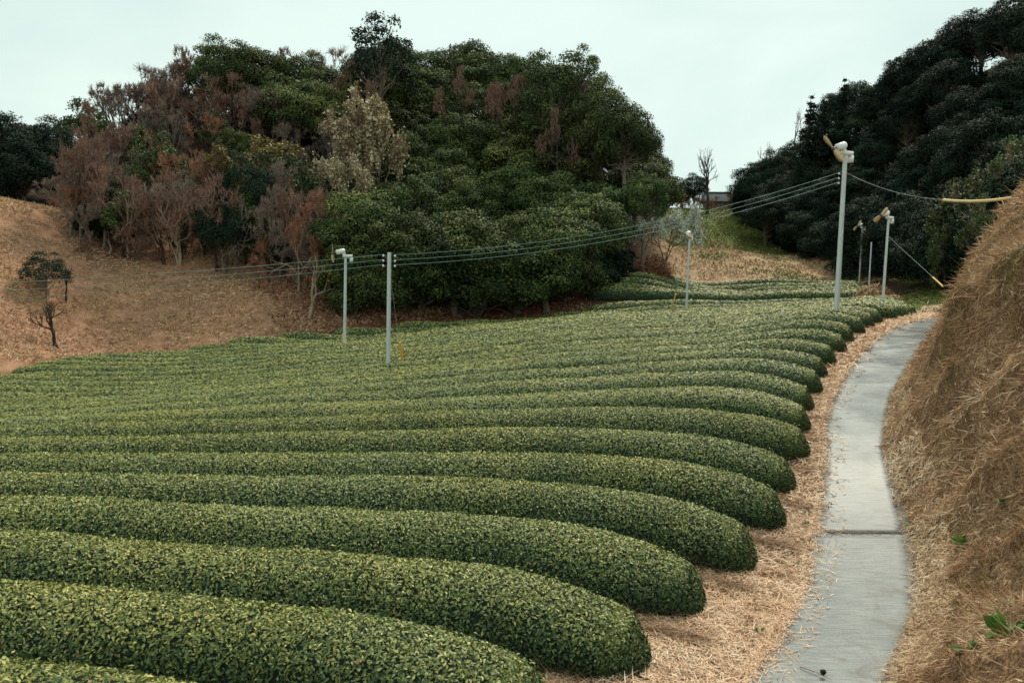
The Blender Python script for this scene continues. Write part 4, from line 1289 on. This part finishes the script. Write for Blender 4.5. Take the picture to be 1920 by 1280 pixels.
for i, (px, py, w_) in enumerate([(1282, 364, 34), (1300, 370, 30), (1320, 376, 30), (1345, 376, 30), (1365, 372, 34), (1385, 374, 34), (1290, 378, 34), (1375, 380, 36), (1402, 384, 30)]):
    at_px(pick(BARE), 'bare_shrub', 'shrub', 'low brown withered shrub in the hedge along the top of the rise', 'withered hedge on the rise', px, py, w_ * 1.5, 124 + i * .3, mat=pick([M['rust_twig'], M['brown_twig']]), minh=1.6)

# --- the steep wood above the bank
DK_LAB = 'very dark evergreen tree in the steep wood above the bank'
DK_GRP = 'dark evergreens above the bank'
for px, py in [(1425, 300), (1450, 284), (1495, 262), (1545, 215), (1575, 165), (1610, 150), (1640, 106), (1700, 98), (1755, 66), (1800, 34), (1850, 14), (1905, -12), (1960, -30), (1410, 330)]:
    Y = auto_Y(px, py, rng.uniform(8, 9.5), np.interp(px, [1400, 1500, 1600, 1750, 1990], [117, 110, 95, 75, 60]))
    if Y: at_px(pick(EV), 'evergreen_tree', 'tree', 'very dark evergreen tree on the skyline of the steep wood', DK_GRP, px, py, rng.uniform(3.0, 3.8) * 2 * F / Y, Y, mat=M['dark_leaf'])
for py0, x0, x1 in [(20, 1900, 1990), (70, 1800, 1990), (115, 1720, 1990), (160, 1650, 1990), (205, 1600, 1990), (245, 1560, 1990), (285, 1520, 1990), (325, 1460, 1990), (360, 1450, 1990), (395, 1520, 1990), (425, 1580, 1990), (450, 1640, 1990)]:
    n = max(1, int((x1 - x0) / 84))
    for i in range(n + 1):
        px = x0 + (x1 - x0) * i / n + rng.normal(0, 14)
        pt = py0 + rng.normal(0, 11)
        Y = auto_Y(px, pt, rng.uniform(7, 9) if py0 < 420 else rng.uniform(4.5, 6), np.interp(px, [1450, 1600, 1750, 1850, 1990], [105, 90, 68, 56, 52]))
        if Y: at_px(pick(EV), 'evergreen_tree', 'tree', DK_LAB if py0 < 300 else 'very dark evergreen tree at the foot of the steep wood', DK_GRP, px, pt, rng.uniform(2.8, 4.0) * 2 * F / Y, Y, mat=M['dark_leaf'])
for px, py, w_, Y in [(1522, 182, 80, 112), (1545, 190, 70, 111), (1585, 150, 70, 110)]:
    at_px(pick(CON[:2]), 'conifer_tree', 'tree', 'open feathery conifer on the skyline of the steep wood', 'conifers of the steep wood', px, py, w_, Y, mat=M['dark_leaf'])
for i in range(24):
    px = 1400 + i * 16 + rng.normal(0, 5)
    Y = np.interp(px, [1400, 1480, 1560, 1700, 1790], [119, 105, 93, 82, 72]) + rng.uniform(-.5, 2)
    g_ = W(px, np.interp(px, [1400, 1480, 1560, 1700, 1790], [375, 425, 455, 465, 450]) + rng.normal(0, 10), Y)
    plant(pick(SHRUB), 'shrub', 'shrub', 'dark shrub along the lower edge of the steep wood', 'shrubs below the steep wood', g_[0], g_[1], g_[2], rng.uniform(1.8, 2.8), mat=M['dark_leaf'])
for px, py, w_, Y in [(1800, 330, 110, 58), (1860, 300, 120, 56), (1835, 365, 80, 50), (1905, 250, 130, 57), (1780, 420, 80, 56)]:
    at_px(pick(OLIVE), 'olive_green_tree', 'tree', 'brownish olive tree leaning out over the top of the bank', 'olive trees above the bank', px, py, w_, Y, twigmat=M['pale_bark'])
for px, py, w_, Y in [(1450, 262, 60, 118), (1490, 200, 60, 116)]:
    at_px(SPARSE[2], 'bare_tree', 'tree', 'thin leafless tree on the skyline of the steep wood', 'leafless trees of the steep wood', px, py, w_, Y, mat=M['brown_twig'])

# ------------------------------------------------------------------ frost fans, poles and wires
def axis_frame(a):
    a = np.array(a, float); a /= np.linalg.norm(a)
    s_ = np.cross(a, [0, 0, 1.0]); s_ /= np.linalg.norm(s_)
    return a, s_, np.cross(s_, a)


def pole_part(parent, h, r0, r1, lean=(0, 0), mat='galvanised'):
    mb = Mesh()
    mb.tube([(0, 0, -0.6), (lean[0] * .5, lean[1] * .5, h * .5), (lean[0], lean[1], h)], [r0 * 1.02, (r0 + r1) / 2, r1], 14)
    o = mb.build('pole', M[mat], parent, True)
    for f_ in (.33, .66):
        cb = Mesh(); rr_ = r0 + (r1 - r0) * f_ + .006
        cb.tube([(lean[0] * f_, lean[1] * f_, h * f_ - .03), (lean[0] * f_, lean[1] * f_, h * f_ + .03)], rr_, 14)
        cb.build('joint_band', M['galvanised'], o)
    return o


def blade_mesh(L, Wd, pitch):
    """one propeller blade along +x: paddle outline with thickness and twist"""
    n = 9
    V, Q_ = [], []
    for i in range(n):
        t = i / (n - 1)
        wv = Wd * (0.28 + 0.72 * math.sin(min(1, t * 1.25 + .06) * math.pi * .62)) * (1 if t < .86 else math.sqrt(max(0.02, 1 - ((t - .86) / .145) ** 2)))
        tw_ = pitch * (1 - .5 * t)
        for s_, th_ in ((-.5, 0), (0, .012), (.5, 0), (0, -.012)):
            yv = s_ * wv
            V.append((t * L, yv * math.cos(tw_) - th_ * math.sin(tw_), yv * math.sin(tw_) + th_ * math.cos(tw_)))
    for i in range(n - 1):
        for j in range(4):
            Q_.append([i * 4 + j, i * 4 + (j + 1) % 4, (i + 1) * 4 + (j + 1) % 4, (i + 1) * 4 + j])
    Q_ += [[0, 1, 2, 3], [(n - 1) * 4 + j for j in (3, 2, 1, 0)]]
    return np.array(V), Q_


def frost_fan(px, py, Y, pxt, pyt, label, r0, r1, fac=(-.80, -.55, -.18), spin=.9, size=1.0):
    b_ = W(px, py, Y); t_ = W(pxt, pyt, Y)
    g0 = float(G(b_[0], b_[1]))
    h = t_[2] - g0
    root = empty('frost_fan', (b_[0], b_[1], g0), label, 'frost fan', 'frost fans on poles')
    lean = (t_[0] - b_[0], 0.0)
    pole = pole_part(root, h, r0, r1, lean)
    a, s_, u_ = axis_frame(fac)
    ah = np.array([a[0], a[1], 0]); ah /= np.linalg.norm(ah)
    top = np.array([lean[0], lean[1], h])
    k = size
    ang = math.atan2(ah[1], ah[0])
    Rz = np.array([[math.cos(ang), -math.sin(ang), 0], [math.sin(ang), math.cos(ang), 0], [0, 0, 1]])
    # saddle on the pole top: a box arm with a gearbox hanging behind
    Mesh().box(top + np.array([0, 0, .06 * k]) - ah * .10 * k, (.50 * k, .17 * k, .15 * k), Rz).build('bracket', M['white_paint'], root)
    Mesh().box(top - ah * .30 * k + np.array([0, 0, -.13 * k]), (.15 * k, .171 * k, .25 * k), Rz).build('gear_box', M['white_paint'], root)
    # motor housing: a drum that tilts up and forward
    c0 = top + ah * .06 * k + np.array([0, 0, .12 * k]); c1 = c0 + ah * .12 * k + np.array([0, 0, .16 * k])
    Mesh().tube([c0, c1], [.075 * k, .085 * k], 12).build('neck', M['white_paint'], root, True)
    m0 = c1 - a * .10 * k + np.array([0, 0, .02]); m1 = c1 + a * .30 * k + np.array([0, 0, .02])
    mot = Mesh().tube([m0 - a * .04 * k, m0, m1, m1 + a * .04 * k], [.09 * k, .13 * k, .13 * k, .07 * k], 16).build('motor_housing', M['white_paint'], root, True)
    Mesh().tube([m1 + a * .03 * k, m1 + a * .22 * k], .022 * k, 8).build('shaft', M['dark_metal'], mot, True)
    hub = m1 + a * .22 * k
    Mesh().tube([hub - a * .05 * k, hub + a * .05 * k, hub + a * .09 * k], [.06 * k, .055 * k, .01 * k], 12).build('hub', M['dark_metal'], root, True)
    V, Q_ = blade_mesh(.56 * k, .26 * k, .55)
    for q in range(2):
        th = spin + q * math.pi
        e0 = s_ * math.cos(th) + u_ * math.sin(th); e1 = -s_ * math.sin(th) + u_ * math.cos(th)
        B = np.stack([e0, e1, a], 1)
        mb = Mesh(); mb.add(V @ B.T + hub + e0 * .03 * k, Q_)
        mb.build('blade', M['fan_blade'], root)
    return root, g0, h, lean


tall, tall_g, tall_h, tall_lean = frost_fan(1567, 603, 35, 1585, 290, 'tall fan pole beside the path carrying the power wires', .115, .085, (-.78, -.5, -.28), .95, 1.12)
frost_fan(646, 638, 45, 648, 482, 'fan pole at the field edge below the brown slope', .085, .07, (-.85, -.4, -.22), 2.2, 1.0)
frost_fan(1287, 569, 59, 1293, 445, 'fan pole in front of the upper terrace and the plum tree', .085, .07, (-.55, -.75, -.2), .5, 1.0)
frost_fan(1655, 562, 48, 1666, 410, 'fan pole beside the hay pile at the bend of the path', .085, .065, (-.8, -.5, -.25), 2.5, 1.0)
frost_fan(1611, 532, 80, 1617, 428, 'thin distant fan pole at the corner of the upper terrace', .085, .07, (-.8, -.5, -.2), 2.4, 1.05)


def at_pole(root, h, lean, z):
    f_ = z / h
    return np.array(root.location) + np.array([lean[0] * f_, lean[1] * f_, z])


b_ = W(728, 682, 32.3); t_ = W(730, 473, 32.3)
ug = float(G(b_[0], b_[1]))
up_ = empty('utility_pole', (b_[0], b_[1], ug), 'pale wire pole with three insulators standing in the tea rows', 'utility pole')
uh = t_[2] - ug; ul = (t_[0] - b_[0], 0)
pole_part(up_, uh, .082, .072, ul)
b2_ = W(1628, 558, 62); t2_ = W(1634, 455, 62)
pg = float(G(b2_[0], b2_[1]))
pp_ = empty('plain_pole', (b2_[0], b2_[1], pg), 'plain thin bare pole between the two distant fan poles', 'pole')
pole_part(pp_, t2_[2] - pg, .06, .05, (t2_[0] - b2_[0], 0))
Mesh().tube([(t2_[0] - b2_[0], 0, t2_[2] - pg - .01), (t2_[0] - b2_[0], 0, t2_[2] - pg + .03)], .056, 12).build('cap', M['white_paint'], pp_)


def insulators(root, h, lean, z, side, gap):
    """bracket and insulator, three of them one below another; returns the wire points"""
    pts = []
    for i in range(3):
        zz = z - i * gap
        p = np.array([lean[0] * zz / h, lean[1] * zz / h, zz])
        for sd in side:
            q = p + np.array([sd * .22, -.03, 0])
            mb = Mesh().tube([p, q], .012, 6); br = mb.build('insulator_bracket', M['dark_metal'], root)
            Mesh().tube([q + [0, 0, -.03], q + [0, 0, -.01], q + [0, 0, .03], q + [0, 0, .05]], [.02, .04, .04, .02], 10).build('insulator', M['insulator'], root, True)
        pts.append(np.array(root.location) + p)
    return pts


UI = insulators(up_, uh, ul, uh - .14, (-1, 1), .19)
TI = insulators(tall, tall_h, tall_lean, tall_h - .78, (-1,), .19)


def wire_pts(a, b_, sag, n=40):
    t = np.linspace(0, 1, n)[:, None]
    p = a + (b_ - a) * t
    p[:, 2] -= (4 * sag * t * (1 - t))[:, 0]
    return p


for i, nm in enumerate(('upper', 'middle', 'lower')):
    L0 = W(-420, 545 + i * 19, 30)
    a = UI[i] + np.array([-.22, -.03, .05]); c_ = UI[i] + np.array([.22, -.03, .05]); d_ = TI[i] + np.array([-.22, -.03, .05])
    o = Mesh().tube(wire_pts(L0, a, .22), .009, 5).build('power_wire', M['wire'])
    tag(o, '%s blue green wire crossing before the brown slope to the wire pole' % nm, 'wire', 'wires left of the wire pole')
    o = Mesh().tube(wire_pts(c_, d_, .62), .009, 5).build('power_wire', M['wire'])
    tag(o, '%s blue green wire sagging from the wire pole to the tall fan pole' % nm, 'wire', 'wires between the poles')


def guy(name_label, p_top, p_ground, f0, mat='yellow_plastic', r=.035, sag=.0, bend=0.0):
    """stay wire with a plastic guard on its lower end"""
    root = empty('guy_wire', tuple(p_ground), name_label, 'guy wire', 'guy wires with yellow guards')
    pts = wire_pts(np.array(p_ground), np.array(p_top), sag) - np.array(p_ground)
    Mesh().tube(pts, .007, 5).build('wire', M['guy_steel'], root)
    n = max(3, int(len(pts) * f0))
    t = np.linspace(0, f0, 10)[:, None]
    g_ = (np.array(p_top) - np.array(p_ground)) * t
    g_[:, 2] -= (4 * sag * t * (1 - t))[:, 0] + bend * np.sin(np.linspace(0, math.pi, 10))
    Mesh().tube(g_, r, 10).build('guard', M[mat], root, True)
    return root


ps = W(761, 672, 33.5); ps[2] = G(ps[0], ps[1])
gt = np.array(up_.location) + np.array([ul[0] * .75 + .05, 0, uh * .80])
guy('short yellow guard on the stay of the wire pole', gt, ps, .40, r=.05)
ps = W(1254, 567, 60.5); ps[2] = G(ps[0], ps[1])
guy('leaning yellow guard left of the fan pole before the upper terrace', W(1291, 470, 59), ps, .38, r=.05)
ps = W(641, 640, 45.6); ps[2] = G(ps[0], ps[1])
guy('upright yellow guard hidden beside the field edge fan pole', W(647.5, 505, 45), ps, .30, r=.05)
pe = W(1897, 371, 25.5)
guy('long pale yellow guard tube reaching from the bank top on the tall pole stay', TI[0] + np.array([.1, 0, .05]), pe, .335, 'pale_yellow_plastic', .045, .45, .02)
pe = W(1768, 537, 30)
guy('short yellow guard sticking up from the bank edge at the bend', W(1662, 440, 47.9), pe, .12, r=.03)

# ------------------------------------------------------------------ small things
# farmhouse roof beyond the rise
hp = W(1345, 372, 138); hg = float(G(hp[0], hp[1]))
hz = W(1345, 365, 138)[2]
house = empty('farmhouse', (hp[0], hp[1], hg), 'farmhouse with grey tiled roof showing just above the rise', 'house', None, math.radians(-12))
Hh = max(hz - hg, 3.0)
Mesh().box((0, 0, (Hh - 1.2) / 2 - .3), (4.4, 4.0, Hh - 1.2 + .6)).build('wall', M['house_wall'], house)
rm = Mesh()
V = [(-2.7, -2.6, Hh - 1.35), (2.7, -2.6, Hh - 1.35), (2.7, 2.6, Hh - 1.35), (-2.7, 2.6, Hh - 1.35), (-2.0, 0, Hh + .2), (2.0, 0, Hh + .2)]
rm.add(V, [[0, 1, 5, 4], [2, 3, 4, 5]]); rm.add(V, np.array([[1, 2, 5], [3, 0, 4]]))
roof = rm.build('roof', M['roof_tile'], house)
Mesh().tube([(-2.05, 0, Hh + .22), (2.05, 0, Hh + .22)], .16, 8).build('ridge_cap', M['roof_tile'], roof)

# blue tarpaulin thrown over a heap
tp = W(1218, 384, 116); tgz = float(G(tp[0], tp[1])); th_ = max(W(1218, 379, 116)[2] - tgz, 1.2)
n = 9
tv = []
for i in range(n):
    for j in range(n):
        u, v = i / (n - 1) * 2 - 1, j / (n - 1) * 2 - 1
        rr_ = max(abs(u), abs(v))
        tv.append((u * 1.1, v * 1.0, th_ * (1 - rr_ ** 3) + .1 * math.sin(5 * u + 3 * v) * (1 - rr_)))
I = np.arange(n * n).reshape(n, n)
tarp = Mesh().add(np.array(tv), np.stack([I[:-1, :-1], I[1:, :-1], I[1:, 1:], I[:-1, 1:]], -1).reshape(-1, 4)).build('blue_tarp', M['blue_tarp'], None, True)
tarp.location = (tp[0], tp[1], tgz)
tag(tarp, 'crumpled blue tarpaulin beside the plum trees on the rise', 'tarpaulin')


def heap(name, label, cat, px, py, Y, rx, ry, rz_, n, L0, w0, mat, spiky=.3):
    c_ = W(px, py, Y); g0 = float(G(c_[0], c_[1]))
    v = unit(rng.normal(size=(n, 3))); v[:, 2] = np.abs(v[:, 2])
    k = rng.uniform(.55, 1.05, (n, 1))
    P = v * k * np.array([rx, ry, rz_])
    N = unit(v + rng.normal(size=(n, 3)) * .5)
    al = rng.normal(size=(n, 3)) * np.array([1, 1, .5]) + v * spiky * 3
    ln = L0 * rng.lognormal(0, .35, n)
    V, Fq = leaves(P, N, ln, w0, .1, al)
    o = link(name, mesh_np(name, V, [Fq], mat, {'rnd': ('FACE', rng.beta(2, 2, n))}))
    o.location = (c_[0], c_[1], g0)
    return tag(o, label, cat)


heap('hay_pile', 'pale heap of hay behind the fan pole at the path bend', 'hay pile', 1652, 556, 56, 1.0, .8, .8, 2600, .32, .05, M['dry_grass'])
heap('hay_pile', 'smaller tumbled heap of hay right of the fan pole at the bend', 'hay pile', 1676, 556, 57, .7, .6, .6, 1600, .32, .05, M['dry_grass'])
heap('brush_pile', 'pile of rust red dead branches at the left end of the upper terrace', 'brush pile', 1222, 530, 73, 1.7, 1.2, 1.9, 1800, .8, .07, M['rust_litter'], .7)
heap('brush_pile', 'dark withered brush below the thin plain pole', 'brush pile', 1600 + 38, 548, 62, 1.5, 1.2, 1.6, 1800, .5, .06, M['dry_grass'], .5)


def weed_clump(px, py, Y, n, L0, label, on_bank=True):
    """low leafy weed: every leaf rises from the root"""
    c_ = W(px, py, Y)
    root = c_
    d_ = unit(rng.normal(size=(n, 3)) * np.array([1, 1, .6]) + np.array([-.2, -.3, .6]))
    ln = L0 * rng.uniform(.5, 1.2, n)
    P = root + d_ * ln[:, None] * .6
    N = unit(np.cross(d_, rng.normal(size=(n, 3)))); N[N[:, 2] < 0] *= -1
    V, Fq = leaves(P - root, N, ln, ln * rng.uniform(.25, .5, n), .15, d_)
    o = link('weed', mesh_np('weed', V, [Fq], M['weed'], {'rnd': ('FACE', rng.random(n))}))
    o.location = tuple(root)
    return tag(o, label, 'weed', 'green weeds by the path')


def hit(px, py, y0=3.0, y1=60.0):
    """distance at which the sight line through a photo point meets bank, path or ground"""
    best = None
    ys = np.arange(y0, y1, .05)
    r_ = (px - 960) / F * _rt - (py - 640) / F * _up + _fw
    pts = np.array([0, 0, EYE]) + (ys / r_[1])[:, None] * r_
    D_, I_ = near_line(pts[:, 0], pts[:, 1], RE)
    hh = np.where(D_ > 0, RE[I_, 2] + bank_rise(np.maximum(D_, 0), RE[I_, 1]), np.maximum(G(pts[:, 0], pts[:, 1]), PC[I_, 2] * 0 - 9))
    k = np.nonzero(pts[:, 2] < hh + .03)[0]
    return float(ys[k[0]]) if len(k) else None


for px, py, n, L0, lab in [(1803, 1022, 40, .16, 'leafy green weed low on the bank beside the dark hollow'), (1884, 942, 30, .12, 'small green weed higher on the bank'),
                           (1708, 985, 30, .08, 'green weed at the right path edge by the slab joint'), (1760, 1100, 26, .08, 'tiny green weed at the bank foot'),
                           (1713, 1150, 30, .09, 'green weed sprig at the right path edge near the fallen twigs'), (1512, 985, 40, .10, 'green weed at the left path edge by the slab joint'),
                           (1425, 1192, 40, .11, 'green grassy weed in the straw by the path'), (1393, 1180, 30, .10, 'dark green weed in the straw nearest the tea row'),
                           (1500, 1060, 30, .09, 'green weed at the left path edge below the joint'), (1645, 592 + 12, 60, .3, 'green grass patch at the left path edge by the far bend')]:
    Yh = hit(px, py)
    if Yh: weed_clump(px, py, Yh, n, L0, lab)
for px, py, L0, lab in [(1840, 1245, .17, 'broad green leaf blades in the grass at the bank near the viewpoint'), (1895, 1190, .16, 'upright green blades on the bank above the broad leaves')
                        ]:
    Yh = hit(px, py, 1.5)
    if Yh: weed_clump(px, py, Yh, 26, L0 * 1.7, lab)

# leaf crumbs and straw caught in the slab joint
n = 160
jf = np.clip(rng.normal(.45, .22, n), 0, 1)
jp = np.array([_resample_at(JOINT + .10 * (f_ - .5) + rng.normal(0, .012)) for f_ in jf])
jx = jp[:, 0] * (1 - jf) + jp[:, 2] * jf; jy = jp[:, 1] * (1 - jf) + jp[:, 3] * jf
strands('joint_debris', np.stack([jx, jy, jp[:, 4] + .056 + rng.random(n) * .008], 1), unit(np.array([0, 0, 1.]) + rng.normal(size=(n, 3)) * .2), rng.normal(size=(n, 3)) * np.array([1, .25, .1]), rng.uniform(.05, .22, n), rng.uniform(.006, .014, n), rng.random(n) * .4, M['reed_straw'], 'brown stalks caught along the joint between the path slabs', 'stalks')

# twigs and a pine cone on the concrete
def twig(pxs, label):
    pts = []
    for px, py in pxs:
        r_ = (px - 960) / F * _rt - (py - 640) / F * _up + _fw
        t_ = (0.065 - .05 - EYE) / r_[2]
        pts.append(np.array([0, 0, EYE]) + t_ * r_)
    pts = np.array(pts); pts[:, 2] = .022 + .012 * np.sin(np.arange(len(pts)) * 1.7) ** 2
    o_ = pts[0].copy()
    ob = Mesh().tube(pts - o_, np.linspace(.008, .003, len(pts)), 5).build('twig', M['pale_bark'])
    ob.location = tuple(o_)
    tag(ob, label, 'twig', 'twigs on the path')


twig([(1715, 1088), (1690, 1083), (1672, 1077), (1658, 1069)], 'curved brown twig reaching onto the path from the bank')
twig([(1714, 1106), (1700, 1102), (1686, 1095)], 'short brown twig on the path below the curved twig')
twig([(1500, 1250), (1530, 1262), (1560, 1275)], 'thin straw stalk across the start of the path')
twig([(1470, 1180), (1485, 1196), (1450, 1222), (1420, 1235)], 'bent pale stalk at the left edge of the path start')
r_ = (1543 - 960) / F * _rt - (1266 - 640) / F * _up + _fw
pc_ = np.array([0, 0, EYE]) + (0.02 - EYE) / r_[2] * r_
cm = Mesh()
for i in range(6):
    rr_ = .035 * math.sin((i + .8) / 7 * math.pi)
    for j in range(8):
        a_ = j * math.pi / 4 + i * .39
        d_ = np.array([math.cos(a_), math.sin(a_), .35])
        p_ = np.array([0, 0, .012 + i * .011]) + d_ * rr_ * .55
        V, Q_ = prisms([p_ - d_ * .008], [p_ + d_ * rr_ * .6], [.009], [.003], 4)
        cm.add(V, Q_)
cone = cm.build('pine_cone', M['dark_bark'])
cone.location = (pc_[0], pc_[1], .015)
tag(cone, 'small dark pine cone lying on the concrete path', 'pine cone')

# stones showing at the foot of the bank
for i, (px, py, s_) in enumerate([(1688, 735, .26), (1694, 752, .28), (1684, 768, .22), (1676, 790, .2), (1690, 718, .26), (1680, 752, .2)]):
    Yh = hit(px, py)
    if not Yh: continue
    p_ = W(px, py, Yh)
    n1_, n2_ = 6, 9
    V = []
    for a_ in range(n1_):
        for b2_ in range(n2_):
            th1, ph = (a_ + .5) / n1_ * math.pi, b2_ / n2_ * 2 * math.pi
            v = np.array([math.sin(th1) * math.cos(ph), math.sin(th1) * math.sin(ph), math.cos(th1)])
            v = np.sign(v) * np.abs(v) ** .75
            V.append(v * s_ * np.array([1.0, 1.0, .8]) * rng.uniform(.75, 1.1))
    I = np.arange(n1_ * n2_).reshape(n1_, n2_)
    Q_ = np.stack([I[:-1], np.roll(I[:-1], -1, 1), np.roll(I[1:], -1, 1), I[1:]], -1).reshape(-1, 4)
    mb = Mesh().add(np.array(V), Q_)
    mb.add(np.array(V)[:n2_], np.array([list(range(n2_))])); mb.add(np.array(V)[-n2_:], np.array([list(range(n2_))[::-1]]))
    o = mb.build('stone', M['stone'])
    o.location = tuple(p_ + np.array([.22, .02, -.02])); o.rotation_euler = (rng.uniform(-.4, .4), rng.uniform(-.4, .4), rng.uniform(0, 6))
    tag(o, 'grey stone bared at the foot of the bank beside the path', 'stone', 'stones at the bank foot')
